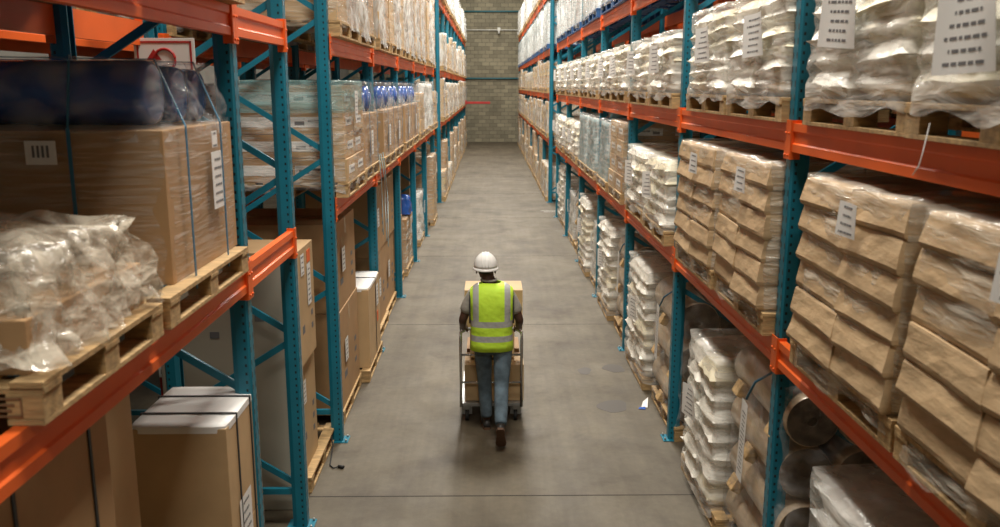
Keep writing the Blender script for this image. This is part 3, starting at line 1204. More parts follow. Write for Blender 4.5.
# left rack, near and middle runs
row(-1, XfL, LEV_L[0] + BH, 'left rack, first shelf', 'on the first shelf of the left rack',
    [(YK[0] + .72, 'labelled', 0), (YK[0] + 2.02, 'blue', 0), (YK[1] + .72, 'blue', 1), (YK[1] + 2.02, 'blue', 2), (YK[2] + .72, 'blue', 0),
     (YK[2] + 2.02, 'blue', 1), (YK[3] + .72, 'plainlow', 0), (YK[3] + 2.02, 'milky', 1), (YK[4] + .72, 'milky', 0), (YK[4] + 2.02, 'plainlow', 1)], i0=2)
row(-1, XfL - .02, LEV_L[1] + BH, 'left rack, second shelf', 'on the second shelf of the left rack', [(2.95, 'cartons3', 0), (4.19, 'cartons3', 1)] + two(range(0, 5), 'tall'))  # nearest carton stack is unseen, added to shade the shelf below
row(-1, XfL, 0.0, 'floor under far left rack', 'under the far left rack', two(FARK, ['plainfar', 'cartons3', 'plainfar']))
row(-1, XfL, LEV_L[0] + BH, 'far left rack, first shelf', 'on the first shelf of the far left rack', two(FARK, ['tallfar', 'plainfar']))
row(-1, XfL, LEV_L[1] + BH, 'far left rack, second shelf', 'on the second shelf of the far left rack', two(FARK, ['plainfar', 'tallfar', 'plainlow', 'plainfar', 'tallfar']))
row(-1, XfL, LEV_L[2] + BH, 'far left rack, top shelf', 'on the top shelf of the far left rack', two(FARK, 'milkytop'))
# rows behind
row(1, XRB - .02, LEV_R[0] + BH, 'rear right rack, first shelf', 'on the first shelf of the rack behind the right rack', two(range(-2, 4), 'brownlow'))
row(1, XRB - .02, LEV_R[1] + BH, 'rear right rack, second shelf', 'on the second shelf of the rack behind the right rack', two(range(-2, 4), 'plainlow'))
row(1, XRB - .02, 0.0, 'floor under rear right rack', 'under the rack behind the right rack', two(range(-2, 3), 'brownlow'))
row(-1, XLB - .14, LEV_L[0] + BH, 'rear left rack, first shelf', 'on the first shelf of the rack behind the left rack', two(range(-1, 3), 'brownlow'))
row(-1, XLB - .14, LEV_L[1] + BH, 'rear left rack, second shelf', 'on the second shelf of the rack behind the left rack', two(range(-1, 3), 'plainlow'))

# right floor row
w_ = 'floor under right rack'
g_ = 'on the floor under the right rack'


def custom(name, P, loc, side, label, cat, group=None, rzj=0.0):
    root = place_parts(name, [(n, b.mesh(n)) for n, b in P], loc, side, rzj)
    tag(root, label, cat, group)
    return root


XF = XR + 0.045
ps = [3.60, 5.12, 6.42, 8.15, 9.55, 11.0, 12.4, 13.9, 15.3, 16.8, 18.2, 19.7, 21.0]
for i, y in enumerate(ps):
    X = XF - (0.06 if i in (2, 4, 6, 8) else 0.0)
    pallet((X, y, 0.0), 1, 'wooden pallet on floor under right rack, %s in the row' % ORD[i], 'pallets on the floor under the right rack')
zf = P_H + .002
custom('film_pack_stack', slabs(4, 8, 1.16, 1.1, .142), (XF - .03, 3.66, zf), 1, 'smooth white flat film packs, nearest on the floor under the right rack', 'film pack stack')
custom('paper_roll_stack', rolls(5, 1.08, 0.163, 4, 3, wrap='film_clean'), (XF - 0.01, 5.28, zf), 1, 'brown paper rolls in film with long paper tag, beside nearest right post', 'paper roll stack')
custom('sack_stack', sacks(7, 31, pitch=0.155, lean=.012, w=.86), (XF - .06, 6.42, zf), 1, 'glossy white sack stack with flat top, beyond the tagged paper rolls', 'sack stack')
custom('paper_roll_stack', rolls(8, 1.2, 0.19, 3, 3, wrap='film_clean'), (XF, 8.22, zf), 1, 'brown paper rolls in film with paper tag, opposite the worker', 'paper roll stack')
kf = [('sacks10', 1), ('rolls2', 1), ('sacks10', 2), ('milky', 1), ('sacks10', 0), ('rolls2', 0), ('milky', 0), ('milky', 2), ('sacks10', 1)]
for i, (y, (k, v)) in enumerate(zip(ps[4:], kf)):
    X = XF - (0.06 if (i + 4) in (4, 6, 8) else 0.0)
    load(k, v, 1, X, y, zf, w_, i + 4, g_, None, parts=y < NEAR_PARTS_Y)

# left near goods ---------------------------------------------------------
zl = LEV_L[0] + BH
XN = -1.315
PN = pallet_parts('pallet_wood', .96, 1.10)
sm = MB()
for (a, c, w1, h1) in ((.11, .085, .12, .006), (.11, .03, .12, .006), (.05, .057, .006, .06), (.17, .057, .006, .06), (.20, .057, .03, .055), (.11, .066, .08, .008), (.11, .048, .06, .008)):
    sm.box((a + .02, .4805, c), (w1, .002, h1), 'cardboard_dark')
PN.append(('burnt_stamp', sm))
pl = place_parts('pallet', [(n, b.mesh(n)) for n, b in PN], (XN, 2.92, zl + .002), -1)
tag(pl, 'wooden pallet under crumpled plastic bag, nearest on the left rack', 'pallet', 'pallets on the first shelf of the left rack')
pallet((XN, 4.07, zl), -1, 'wooden pallet under the big carton with blue plastic, left rack', 'pallets on the first shelf of the left rack')
# low carton tray covered by a crumpled film bag
rb = [('carton', xf(carton_mb(.88, .95, .17, 'cardboard', 2, False), 0.05, 0, 0))]
rb.append(('crumpled_film', xf(shell_mb(.86, .98, 0.33, 'film_bag', 44, 0.060, 0.03, True, 34, 0.03, 0.03, 9.5, 0.10, .08), 0.03, 0, 0)))
rb.append(('crumpled_film', xf(shell_mb(.80, .94, 0.31, 'film_bag', 45, 0.06, 0.03, True, 30, 0.03, 0.03, 10, 0.22), 0.05, 0, 0)))
custom('wrapped_load', rb, (XN - .02, 2.95, zl + P_H), -1, 'low load covered by crumpled clear plastic bag, on the nearest left pallet', 'wrapped load')
# big carton, blue drum and film
bc = [('carton', carton_mb(.98, 1.20, .67, 'cardboard', 3, False))]
for yy, rr in ((0.27, .145), (-0.05, .135), (-.33, .13)):
    zz = .68 + rr
    bc.append(('blue_drum', MB().tube([(0.10, yy, zz), (0.105, yy, zz), (0.13, yy, zz), (0.16, yy, zz), (.6, yy, zz), (.62, yy, zz), (.66, yy, zz), (1.1, yy, zz), (1.14, yy, zz)],
                                      [rr * .8, rr * .92, rr * .98, rr, rr * .97, rr, rr * .97, rr, rr * .85], 'blue_plastic', 28)))
bc.append(('film_bag', shell_mb(.94, 1.16, .945, 'film_clean', 12, .04, 0, True, 30, .62, .02, 4.5, .12)))
bc.append(('stretch_wrap', shell_mb(.98, 1.20, .68, 'film_streak', 15, .010, 0, False, 18, -.12, .014, 5, 0, .08)))
st = MB()
for y in (-.2, .30):
    st.bar((-.035, y, -.06), (-.035, y, .68), .016, .004, 'blue_strap')
    st.bar((-.035, y, .68), (.08, y, .97), .016, .004, 'blue_strap')
    st.bar((.08, y, .97), (1.15, y, .985), .016, .004, 'blue_strap')
st2 = MB().bar((.38, .525, -.06), (.38, .525, .68), .004, .016, 'blue_strap').bar((.38, .525, .68), (.38, .45, .985), .004, .016, 'blue_strap')
bc.append(('strap', st))
bc.append(('strap', st2))
bc.append(('label', label_mb(-.12, .40, .17, .28, -.034, 6, 9)))
bc.append(('label', label_mb(-.10, .60, .08, .08, -.034, 2, 4)))
lb = MB()
lb.box((.50, .5285, .58), (.13, .002, .10), 'label_paper')
for q in range(4):
    lb.box((.47 + .02 * q, .5305, .585), (.010, .002, .05), 'print_ink')
bc.append(('label', lb))
custom('wrapped_carton', bc, (XN - .07, 4.21, zl + P_H), -1, 'big film-wrapped carton with blue drums on top, on the near left shelf', 'wrapped carton')
# floor: left near boxes
b = carton_mb(1.10, 1.0, 2.00, 'cardboard', 5, False)
b.box((-.0006, -.22, 1.28), (.0012, .16, .05), 'cardboard_dark')
P = [('carton', b)] + strap_parts(1.10, 1.0, 2.0, (-.36, .11))
pallet((-1.46, 2.62, 0), -1, 'wooden pallet under the tall strapped carton at lower left', 'pallets on the floor under the left rack')
custom('strapped_carton', P, (-1.48, 2.62, P_H), -1, 'tall brown carton with black straps, nearest under the left rack', 'carton')
b = carton_mb(.5, .6, 1.92, 'cardboard_pale', 5, False)
P = [('carton', b)] + strap_parts(.5, .6, 1.92, (0.1,))
custom('strapped_carton', P, (-1.66, 3.56, 0), -1, 'narrow tan strapped carton behind the tall brown one, lower left', 'carton')
P = []
for i in range(2):
    P.append(('carton', xf(carton_mb(.62, .50, .675, 'cardboard_pale', i, False), 0, 0, i * .68)))
cov = shell_mb(.62, .50, 1.365, 'label_paper', 3, .004, 0, True, 8, 1.33, .003, 4)
P.append(('paper_cover', cov))
P += strap_parts(.63, .51, 1.37, (-.22, .20))
P.append(('label', xf(label_mb(.06, 0.72, .22, .30, -.006, 5, 3), 0, 0, 0)))
pallet((-1.40, 4.55, 0), -1, 'wooden pallet under strapped carton with white paper top', 'pallets on the floor under the left rack')
custom('strapped_carton', P, (-1.385, 4.60, P_H), -1, 'tan strapped carton stack with white paper cover, lower left', 'carton stack')
# grey board box and labelled carton pair between the two runs
P = [('carton', MB().box((.52, 0, 1.0), (1.04, .12, 2.0), 'grey_board', .01))]
mk = MB()
for (a, c) in ((.28, 1.55), (.62, 1.62), (.62, 1.42)):
    mk.box((a, .0612, c), (.07, .002, .05), 'print_ink')
P.append(('printed_mark', mk))
custom('board_crate', P, (-1.44, 6.33, 0.004), -1, 'large flat grey board carton standing behind the end post of left rack', 'carton')
PX, PY = -1.45, 7.15
pallet((PX, PY, 0), -1, 'wooden pallet sticking into the aisle between the left rack runs', 'pallets on the floor under the left rack')
P = [('carton', xf(carton_mb(.62, .6, .93, 'cardboard_pale', 2, False, True), 0, 0, 0)), ('label', label_mb(.14, .66, .12, .2, -.004, 5, 3))]
custom('carton', P, (PX - .07, PY - .26, P_H + .002), -1, 'tan carton between the left rack runs, below the carton with stickers', 'carton')
b = carton_mb(.60, .6, .93, 'cardboard_pale', 4, False, True)
P = [('carton', b), ('label', label_mb(-.10, .60, .13, .34, -.004, 7, 8)), ('label', label_mb(.12, .80, .12, .17, -.004, 4, 2)),
     ('orange_sticker', MB().box((-.002, -.12, .83), (.003, .12, .10), 'orange_steel'))]
custom('carton', P, (PX - .03, PY - .33, P_H + .936), -1, 'tan carton with white stickers, upper one between the left rack runs', 'carton')
bag = shell_mb(.3, .35, .16, 'milky_film', 8, .03, 0, True, 10, 0, 0, 9, .15)
custom('plastic_bag', [('bag_body', bag)], (PX - .45, PY + .35, P_H), -1, 'crumpled white plastic bag behind the cartons, left rack gap', 'bag')
# black plug cable on the floor by that pallet
cb = MB().tube([(-1.45, 7.45, .13), (-1.43, 7.4, .05), (-1.42, 7.25, .008), (-1.40, 7.08, .008), (-1.36, 7.02, .008), (-1.32, 7.04, .012)], .006, 'rubber', 6)
cb.tube([(-1.32, 7.04, .014), (-1.27, 7.02, .016)], .014, 'rubber', 8)
tag(link('cable', cb.mesh('cable')), 'short black cable lying on the floor beside the left pallet', 'cable')
# strap box standing proud, and large cartons beyond
pallet((-1.34, 9.84, 0), -1, 'wooden pallet under the waist-high strapped carton, left side', 'pallets on the floor under the left rack')
P = [('carton', carton_mb(.96, .75, .90, 'cardboard_pale', 1, False)), ('paper_cover', shell_mb(.96, .75, .91, 'label_paper', 6, .004, 0, True, 8, .88, .003, 4))]
P += strap_parts(.97, .76, .915, (-.1,))
P.append(('label', label_mb(-.25, .68, .17, .25, -.004, 5, 3)))
P.append(('orange_sticker', MB().box((-.002, -.25, .42), (.003, .1, .12), 'orange_steel')))
custom('strapped_carton', P, (-1.35, 9.84, P_H), -1, 'waist-high tan carton with black strap and white top, left side', 'carton')
lf = [(8.60, 'cartons2', 0, .0), (11.30, 'cartons2', 1, 0), (12.5, 'cartons2', 2, -.02), (14.05, 'cartons2', 0, -.05), (15.35, 'brownlow', 1, 0), (16.9, 'cartons2', 1, -.06), (18.2, 'milky', 1, 0), (19.65, 'plainlow', 1, -.02), (20.95, 'cartons3', 2, .12)]
for i, (y, k, v, dx) in enumerate(lf):
    load(k, v, -1, XL - .05 + dx, y, 0.0, 'floor under left rack', i, 'on the floor under the left rack', parts=y < NEAR_PARTS_Y, sc=.98 if k == 'cartons2' else 1.0)
# blue bag low between posts
custom('plastic_bag', [('bag_body', shell_mb(.45, .4, .3, 'blue_plastic', 8, .04, 0, True, 10, 0, 0, 7, .2))], (-1.40, 15.35, .135 + .90), -1, 'crumpled blue plastic bag on cartons low in the left rack', 'bag')
# dangling pale straps from the first shelf
for k, (yy, dxx) in enumerate(((9.75, 0), (9.9, .02), (10.1, .01))):
    s = MB().tube([(XL + .14, yy, 2.5), (XL + .155 + dxx, yy + .02, 2.2), (XL + .15, yy + .1 + .1 * k, 1.9), (XL + .17 + dxx, yy - .05, 1.6 - .1 * k)], .005, 'blue_film', 5)
    tag(link('dangling_strap', s.mesh('dangling_strap')), '%s of three pale straps dangling from the left first shelf above the strapped carton' % ('nearest', 'middle', 'farthest')[k], 'strap', 'dangling straps on the left rack')
# red post with an outlet seen through the left rack
rp = link('steel_column', None, None, (-2.62, 6.98, 0))
tag(rp, 'red painted steel column seen through the near left rack', 'column')
link('post', MB().box((0, 0, 1.4), (.20, .30, 2.8), 'red_paint', .01).mesh('post'), rp)
link('base', MB().box((0, 0, .02), (.22, .40, .04), 'red_paint', .005).mesh('base'), rp)
ob = link('outlet_box', MB().box((-.01, -.175, .97), (.15, .05, .11), 'white_paint', .02).box((-.045, -.202, .97), (.035, .006, .04), 'print_ink', .002).box((.025, -.202, .97), (.035, .006, .04), 'print_ink', .002).mesh('outlet_box'), rp)

sg = MB().box((0, 0, 0), (.40, .012, .34), 'white_paint', .003)
for (a, c, w1, h1) in ((0, .145, .36, .012), (0, -.145, .36, .012), (-.175, 0, .012, .30), (.175, 0, .012, .30)):
    sg.box((a, -.0075, c), (w1, .003, h1), 'red_paint')
sg.tube([(.0 + .07 * math.cos(t), -.009, .03 + .07 * math.sin(t)) for t in [PI * (1.0 - 1.45 * k / 14) for k in range(15)]], .009, 'red_paint', 6)
sg.add([(-.12, -.008, .03), (-.02, -.008, .03), (-.07, -.008, .10)], [[0, 1, 2]], 'red_paint')
sgo = link('sign', sg.mesh('sign'), None, (-2.15, 5.93, 3.39))
tag(sgo, 'white sign with red border and curved arrow on the rear post, upper left', 'sign')

# back wall fittings
def pipe(name, z, x0, x1, r, m, label, y=WALL_Y - .075):
    p = MB().tube([(x0, y, z), (x1, y, z)], r, m, 10)
    for x in range(int(x0), int(x1) + 1, 2):
        p.box((x, y + .035, z), (.05, .07, .08), m)
    o = link(name, p.mesh(name))
    tag(o, label, 'pipe')


pipe('pipe', 7.45, -6, 7, .05, 'teal_paint', 'teal pipe high across the back wall')
pipe('pipe', 3.68, -6, 7, .05, 'teal_paint', 'teal pipe at mid height across the back wall')
pipe('pipe', 6.42, -6, 7, .025, 'white_paint', 'thin white pipe across the back wall under the upper teal pipe')
fx = MB().box((.55, WALL_Y - .19, 6.45), (.18, .14, .2), 'white_paint', .03).tube([(.55, WALL_Y - .2, 6.35), (.55, WALL_Y - .2, 6.2)], .05, 'white_paint', 10)
tag(link('wall_fixture', fx.mesh('wall_fixture')), 'small white fixture on the white pipe of the back wall', 'fixture')
tag(link('guard_rail', MB().box((-.62, 47.0, 2.38), (1.3, .10, .12), 'red_paint', .01).box((-1.26, 47.0, 2.38), (.08, .18, .24), 'red_paint', .01).mesh('guard_rail')), 'short red bar sticking out from the end of far left rack', 'bar')

# paper scraps on the floor
ss = MB().add([(1.56, 8.45, .004), (1.62, 8.43, .006), (1.65, 8.58, .06), (1.60, 8.59, .012)], [[0, 1, 2, 3]], 'label_paper').add([(1.52, 8.40, .003), (1.59, 8.38, .005), (1.60, 8.44, .012), (1.54, 8.45, .004)], [[0, 1, 2, 3]], 'blue_plastic')
o = link('scrap_paper', ss.mesh('scrap_paper'))
mod = o.modifiers.new('thick', 'SOLIDIFY')
mod.thickness = .002
tag(o, 'crumpled blue and white scrap on the floor beside the right pallets', 'scrap')
# hanging threads on right second shelf
th = MB().tube([(XfR - .03, 3.1, 3.12), (XfR - .035, 3.12, 3.02), (XfR - .05, 3.11, 2.97), (XfR - .045, 3.16, 2.93)], .002, 'label_paper', 5)
tag(link('film_tail', th.mesh('film_tail')), 'white film tail hanging over the orange beam at upper right', 'film')

stain(1.27, 8.49, .145, .19, 1, 'dark oval oil stain on the floor right of the cart')
stain(1.10, 9.63, .08, .12, 2, 'small dark stain on the floor, left one beyond the oval stain')
stain(1.45, 9.72, .13, .14, 5, 'dark stain on the floor close to the right hand pallets')

# ------------------------------------------------------------------ lamps
for i, (x, y, p) in enumerate(LAMPS):
    L = link('high_bay_lamp', None, None, (x, y, LAMP_Z))
    tag(L, 'unseen high bay warehouse lamp hanging over the aisle, %s from the camera' % ORD[i], 'lamp', 'high bay lamps over the aisle')
    link('housing', MB().box((0, 0, .10), (1.8, 1.6, .12), 'lamp_steel', .03).mesh('housing'), L)
    link('rod', MB().tube([(0, 0, .16), (0, 0, 10.37 - LAMP_Z)], .015, 'lamp_steel', 8).mesh('rod'), L)
    ld = bpy.data.lights.new('bulb', 'AREA')
    ld.shape = 'RECTANGLE'
    ld.size, ld.size_y = 1.7, 1.5
    ld.energy = p
    ld.color = LAMP_COL
    lo = link('bulb', ld, L)

# ------------------------------------------------------------------ platform trolley and boxes
CX, CY = 0.01, 8.05
root = link('platform_trolley', None, None, (CX, CY, 0))
tag(root, 'silver framed platform trolley pushed by the worker', 'trolley')
link('deck', MB().box((0, .50, .185), (.60, .98, .035), 'galvanised', .006).mesh('deck'), root)
fr = MB()
hw = .295
pts = [(-hw, 0, .17), (-hw, 0, .86), (-hw, .015, .92), (-hw + .06, .02, .955), (hw - .06, .02, .955), (hw, .015, .92), (hw, 0, .86), (hw, 0, .17)]
fr.tube(pts, .016, 'chrome', 10)
link('push_handle', fr.mesh('push_handle'), root)
for z in (.42, .70):
    link('cross_rail', MB().tube([(-hw, 0, z), (hw, 0, z)], .011, 'chrome', 8).mesh('cross_rail'), root)
for sx in (-1, 1):
    for yy in (.08, .90):
        c = link('caster', MB().box((0, 0, .145), (.06, .08, .045), 'galvanised', .004).bar((.026, 0, .14), (.026, .01, .06), .05, .004, 'galvanised').bar((-.026, 0, .14), (-.026, .01, .06), .05, .004, 'galvanised').mesh('caster'), root, (sx * .24, yy, 0))
        link('wheel', MB().tube([(-.018, .01, .062), (.018, .01, .062)], .06, 'rubber', 20).mesh('wheel'), c)


def cart_box(c, s, label, m='cardboard_pale'):
    b = MB().box((0, 0, s[2] / 2), s, m, .004)
    b.box((0, 0, s[2] + .0006), (.05, s[1], .0012), 'tape')
    b.box((0, -s[1] / 2 - .0006, s[2] * .88), (.05, .0012, s[2] * .22), 'tape')
    o = link('carton', b.mesh('carton'), None, c)
    tag(o, label, 'carton', 'cartons on the trolley')


cart_box((CX + .03, 8.33, .205), (.58, .42, .37), 'tan carton on the trolley deck, the one next to the handle')
cart_box((CX + .02, 8.77, .205), (.54, .42, .40), 'tan carton at the front of the trolley deck', 'cardboard')
cart_box((CX + .01, 8.50, .608), (.44, .50, .29), 'middle tan carton stacked on the trolley')
cart_box((CX + .025, 8.48, .900), (.57, .42, .39), 'top tan carton on the trolley in front of the worker')

# ------------------------------------------------------------------ the worker
man = link('person', None, None, (0, 0, 0))
tag(man, 'person in white hard hat and yellow safety vest pushing the trolley', 'person')


def skin_obj(name, chains, m, parent, sub=2, root=0):
    """chains: lists of (key, (x,y,z), (rx, ry)); equal keys are the same joint"""
    verts, rad, idx, edges = [], [], {}, []
    for ch in chains:
        prev = None
        for key, p, r in ch:
            if key not in idx:
                idx[key] = len(verts)
                verts.append(p)
                rad.append(r if isinstance(r, tuple) else (r, r))
            if prev is not None:
                edges.append((prev, idx[key]))
            prev = idx[key]
    me = bpy.data.meshes.new(name)
    me.from_pydata(verts, edges, [])
    me.materials.append(MATS[m])
    o = link(name, me, parent)
    md = o.modifiers.new('skin', 'SKIN')
    for i, r in enumerate(rad):
        me.skin_vertices[0].data[i].radius = r
        me.skin_vertices[0].data[i].use_root = (i == 0)
    md.use_smooth_shade = True
    sb = o.modifiers.new('sub', 'SUBSURF')
    sb.levels = sb.render_levels = sub
    return o


PEL, WST, CHS, NKB = (.025, 7.80, .95), (.02, 7.78, 1.08), (.015, 7.80, 1.28), (.005, 7.82, 1.43)
NK, HD0, HD1 = (-.015, 7.84, 1.50), (-.035, 7.86, 1.57), (-.04, 7.87, 1.65)
SL, SR = (-.165, 7.81, 1.355), (.185, 7.81, 1.350)
EL, ER = (-.255, 7.80, 1.12), (.275, 7.80, 1.115)
WL, WR = (-.255, 8.00, .985), (.27, 8.00, .985)
HL_, HR_ = (-.07, 7.80, .92), (.12, 7.80, .92)
KL, KR = (-.055, 7.93, .50), (.105, 7.72, .50)
AL, AR = (-.035, 7.92, .10), (.095, 7.40, .225)


def lerp(a, b, t):
    return tuple(a[i] + (b[i] - a[i]) * t for i in range(3))


def hand(side, W_):
    """palm and five fingers closed over the push bar at z .955"""
    s = side
    ch = []
    palm = (W_[0] + .0 * s, W_[1] + .045, W_[2] + .0)
    kn = []
    for k, dx in enumerate((-.030, -.010, .011, .030)):
        L = (.9, 1.05, 1.0, .8)[k]
        a = (W_[0] + dx, 8.058, .988)
        b = (W_[0] + dx * 1.05, 8.090, .978)
        c = (W_[0] + dx * 1.05, 8.098, .978 - .032 * L)
        d = (W_[0] + dx * 1.05, 8.078, .978 - .045 * L)
        ch.append([('palm%d' % s, palm, (.036, .018)), ('k%d%d' % (s, k), a, .0115), ('f%d%d' % (s, k), b, .0095), ('g%d%d' % (s, k), c, .0085), ('h%d%d' % (s, k), d, .0075)])
    t0 = (W_[0] + .034 * -s, 8.04, .968)
    t1 = (W_[0] + .036 * -s, 8.062, .935)
    t2 = (W_[0] + .028 * -s, 8.082, .925)
    ch.append([('palm%d' % s, palm, (.036, .018)), ('t0%d' % s, t0, .012), ('t1%d' % s, t1, .010), ('t2%d' % s, t2, .008)])
    return ch


toeL, toeR = (-.045, 8.10, .035), (.10, 7.50, .035)
chains = [
    [('pel', PEL, (.15, .11)), ('wst', WST, (.135, .095)), ('chs', CHS, (.165, .11)), ('nkb', NKB, (.09, .07)), ('nk', NK, .055), ('hd0', HD0, (.07, .085)), ('hd1', HD1, (.075, .092)), ('hd2', (-.042, 7.87, 1.675), (.05, .06))],
]
for s, S, E_, W_, H_, K_, A_, toe in ((-1, SL, EL, WL, HL_, KL, AL, toeL), (1, SR, ER, WR, HR_, KR, AR, toeR)):
    chains.append([('chs', CHS, .1), ('s%d' % s, S, .062), ('u%d' % s, lerp(S, E_, .5), .050), ('e%d' % s, E_, .042), ('fa%d' % s, lerp(E_, W_, .4), .040), ('w%d' % s, W_, (.028, .024)), ('palm%d' % s, (W_[0], W_[1] + .045, W_[2]), (.036, .018))])
    chains += hand(s, W_)
    chains.append([('pel', PEL, .1), ('h%d' % s, H_, .085), ('th%d' % s, lerp(H_, K_, .5), .072), ('kn%d' % s, K_, .055), ('cf%d' % s, lerp(K_, A_, .4), .054), ('an%d' % s, A_, .036), ('to%d' % s, lerp(A_, toe, .7), (.04, .025))])
skin_obj('body', chains, 'skin_brown', man, 2)

# t-shirt with sleeves to above the elbow
tee = [[('wst', (.02, 7.79, .94), (.178, .135)), ('w2', WST, (.165, .125)), ('chs', CHS, (.185, .135)), ('nkb', (.008, 7.815, 1.40), (.105, .075)), ('col', (-.002, 7.83, 1.470), (.066, .060))]]
for s, S, E_ in ((-1, SL, EL), (1, SR, ER)):
    tee.append([('chs', CHS, .1), ('s%d' % s, S, .074), ('u%d' % s, lerp(S, E_, .42), .072), ('x%d' % s, lerp(S, E_, .78), .070)])
skin_obj('t_shirt', tee, 'tee_grey', man, 2)

# jeans
jn = [[('pel', (.025, 7.80, .96), (.172, .135)), ('wb', (.022, 7.79, 1.0), (.160, .12))]]
for s, H_, K_, A_ in ((-1, HL_, KL, AL), (1, HR_, KR, AR)):
    jn.append([('pel', PEL, .14), ('h%d' % s, (H_[0], H_[1], .86), (.100, .115)), ('th%d' % s, lerp(H_, K_, .5), .090), ('kn%d' % s, K_, .073), ('cf%d' % s, lerp(K_, A_, .45), .070), ('an%d' % s, lerp(K_, A_, .88), .062), ('hem%d' % s, lerp(K_, A_, .97), .060)])
skin_obj('jeans', jn, 'denim', man, 2)


def shoe(A, toe, lift, parent):
    """work shoe with a sole slab; heel under the ankle, toe cap forward"""
    A, toe = Vector(A), Vector(toe)
    d = (toe - A)
    f = Vector((d.x, d.y, d.z)).normalized()
    heel = A - f * .055
    m = MB()
    sole = MB()
    side = f.cross(Vector((0, 0, 1))).normalized()
    upv = side.cross(f).normalized()
    L = (toe - heel).length + .045
    prof = [(0.0, .030, .055), (.03, .037, .075), (.09, .038, .085), (.15, .040, .062), (.21, .046, .045), (.25, .040, .036), (L, .016, .018)]
    vs, fs = [], []
    n = 14
    base = heel - upv * (lift)
    for (t, w, h) in prof:
        for k in range(n):
            a = PI * k / (n - 1)
            vs.append(base + f * t + side * math.cos(a) * w + upv * (max(0.0, math.sin(a)) ** .8 * h + .02))
    for j in range(len(prof) - 1):
        for k in range(n):
            fs.append([j * n + k, j * n + (k + 1) % n, (j + 1) * n + (k + 1) % n, (j + 1) * n + k])
    fs.append(list(range(n)))
    fs.append([(len(prof) - 1) * n + k for k in range(n)][::-1])
    m.add(vs, fs, 'shoe_dark', True)
    o = link('shoe', m.mesh('shoe'), parent)
    vs, fs = [], []
    outl = [(-.008, .026), (.03, .040), (.10, .036), (.16, .042), (.22, .049), (.26, .042), (L + .006, .014)]
    ring = [(t, w) for t, w in outl] + [(t, -w) for t, w in outl[::-1]]
    for z in (0.0, .022):
        for t, w in ring:
            vs.append(base + f * t + side * w + upv * z)
    q = len(ring)
    fs = [list(range(q))[::-1], list(range(q, 2 * q))] + [[i, (i + 1) % q, q + (i + 1) % q, q + i] for i in range(q)]
    sole.add(vs, fs, 'sole_brown')
    link('sole', sole.mesh('sole'), o)


shoe((-.035, 7.93, .10), (-.05, 8.10, .10), .10, man)
shoe((.095, 7.385, .235), (.10, 7.485, .095), .075, man)

# vest: open-sided shell over the torso
vb = MB()
rings = [(.842, .205, .145, .01), (.90, .200, .142, .01), (1.0, .195, .138, .0), (1.10, .197, .140, .0), (1.20, .206, .150, .0), (1.30, .212, .154, .0), (1.37, .212, .146, .005), (1.42, .196, .128, .01), (1.455, .150, .104, .015), (1.478, .088, .080, .02)]
n = 40
vs, fs = [], []
for (z, rx, ry, dy) in rings:
    for k in range(n):
        a = 2 * PI * k / n
        c, s = math.cos(a), math.sin(a)
        e = 2.6
        q = (abs(c) ** e + abs(s) ** e) ** (-1 / e)
        wob = 1 + .012 * noise.noise(Vector((c * 2, s * 2, z * 7)))
        vs.append((rx * c * q * wob, ry * s * q * wob + dy, z))
for j in range(len(rings) - 1):
    for k in range(n):
        fs.append([j * n + k, j * n + (k + 1) % n, (j + 1) * n + (k + 1) % n, (j + 1) * n + k])
vb.add(vs, fs, 'vest', True)
vo = link('safety_vest', vb.mesh('safety_vest'), man, (.015, 7.80, 0))
sd = vo.modifiers.new('thick', 'SOLIDIFY')
sd.thickness = .006
# dark binding round the arm holes
for s in (-1, 1):
    pts = []
    for k in range(13):
        a = PI * k / 12
        pts.append((.015 + s * (.200 - .028 * math.sin(a) ** 2 * 0), 7.80 - .147 * math.cos(a) * (.85), 1.12 + .28 * math.sin(a)))
    link('arm_binding', MB().tube(pts, .007, 'black_strap', 6).mesh('arm_binding'), vo).location = (-.015, -7.80, 0)

# helmet
hm = MB()
HC = Vector((-.040, 7.860, 1.612))
vs, fs = [], []
nr, n = 9, 36
for j in range(nr + 1):
    ph = (PI / 2) * j / nr
    for k in range(n):
        a = 2 * PI * k / n
        ridge = .006 * math.exp(-((math.cos(a)) / .18) ** 2) if True else 0
        r = 1 + ridge * 1.5 * math.sin(ph + .2)
        vs.append(HC + Vector((.112 * math.cos(ph) * math.cos(a) * r, .132 * math.cos(ph) * math.sin(a) * r, .138 * math.sin(ph) * (1 + ridge * 6))))
for j in range(nr):
    for k in range(n):
        fs.append([j * n + k, j * n + (k + 1) % n, (j + 1) * n + (k + 1) % n, (j + 1) * n + k])
hm.add(vs, fs, 'helmet_white', True)
# brim
vs, fs = [], []
for (sc_, dz) in ((1.0, .0), (1.05, -.012), (1.09, -.022)):
    for k in range(n):
        a = 2 * PI * k / n
        fr_ = 1 + (.22 if math.sin(a) > .3 else 0) * (sc_ - 1) * 6 * max(0, math.sin(a) - .3)
        vs.append(HC + Vector((.112 * sc_ * math.cos(a), .132 * sc_ * fr_ * math.sin(a), dz)))
for j in range(2):
    for k in range(n):
        fs.append([j * n + k, j * n + (k + 1) % n, (j + 1) * n + (k + 1) % n, (j + 1) * n + k])
hm.add(vs, fs, 'helmet_white', True)
ho = link('hard_hat', hm.mesh('hard_hat'), man)
s_ = ho.modifiers.new('thick', 'SOLIDIFY')
s_.thickness = .004
rg = MB()
for dx in (-.028, .0, .028):
    pts = []
    for k in range(13):
        a = PI * (.02 + .96 * k / 12)
        sx_ = math.sqrt(max(0, 1 - (dx / .112) ** 2))
        pts.append(HC + Vector((dx, -.1335 * math.cos(a) * sx_, .140 * math.sin(a) * sx_)))
    rg.tube(pts, .0045, 'helmet_white', 8)
link('crown_ridges', rg.mesh('crown_ridges'), ho)
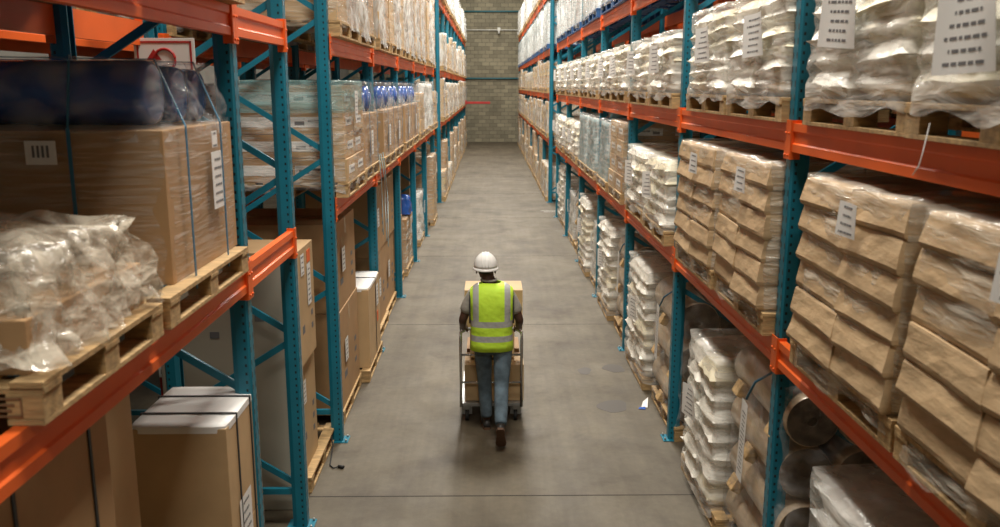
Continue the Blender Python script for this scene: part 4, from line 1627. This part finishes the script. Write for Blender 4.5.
# hair at the nape, collar, ears, face
hr = MB()
bm = bmesh.new()
bmesh.ops.create_uvsphere(bm, u_segments=20, v_segments=12, radius=1)
bm.verts.index_update()
hr.add([(-.037 + v.co.x * .086, 7.862 + v.co.y * .100, 1.605 + v.co.z * .075) for v in bm.verts], [[v.index for v in f.verts] for f in bm.faces], 'hair_black', True)
link('hair', hr.mesh('hair'), man)
fc = MB()
for s in (-1, 1):
    fc.add([(-.037 + s * .086 + v.co.x * .010, 7.868 + v.co.y * .020, 1.575 + v.co.z * .032) for v in bm.verts], [[v.index for v in f.verts] for f in bm.faces], 'skin_brown', True)
link('ears', fc.mesh('ears'), man)
fa = MB()
fa.add([(-.037 + v.co.x * .070, 7.895 + v.co.y * .080, 1.565 + v.co.z * .092) for v in bm.verts], [[v.index for v in f.verts] for f in bm.faces], 'skin_brown', True)
fa.add([(-.037 + v.co.x * .014, 7.982 + v.co.y * .018, 1.570 + v.co.z * .022) for v in bm.verts], [[v.index for v in f.verts] for f in bm.faces], 'skin_brown', True)
for s in (-1, 1):
    fa.add([(-.037 + s * .028 + v.co.x * .012, 7.962 + v.co.y * .010, 1.597 + v.co.z * .008) for v in bm.verts], [[v.index for v in f.verts] for f in bm.faces], 'white_paint', True)
fa.add([(-.037 + v.co.x * .024, 7.966 + v.co.y * .010, 1.528 + v.co.z * .007) for v in bm.verts], [[v.index for v in f.verts] for f in bm.faces], 'red_paint', True)
link('face', fa.mesh('face'), man)
bm.free()
link('collar', MB().tube([(-.01 + .068 * math.cos(a), 7.835 + .062 * math.sin(a), 1.492) for a in [2 * PI * k / 20 for k in range(21)]], .012, 'tee_grey', 8).mesh('collar'), man)

# clear film rolls lying on top of the loads of the right first shelf
for k, yy in enumerate((12.6, 13.9)):
    o = link('film_roll', xf(roll_mb(.95, .13, 'blue_film'), 0, 0, 0, 0, 0, PI / 2).mesh('film_roll'), None, (2.2, yy, LEV_R[0] + BH + P_H + .98))
    tag(o, ('nearer' if k == 0 else 'farther') + ' clear film roll lying on the blue-grey loads, right first shelf', 'film roll', 'film rolls on the right rack')
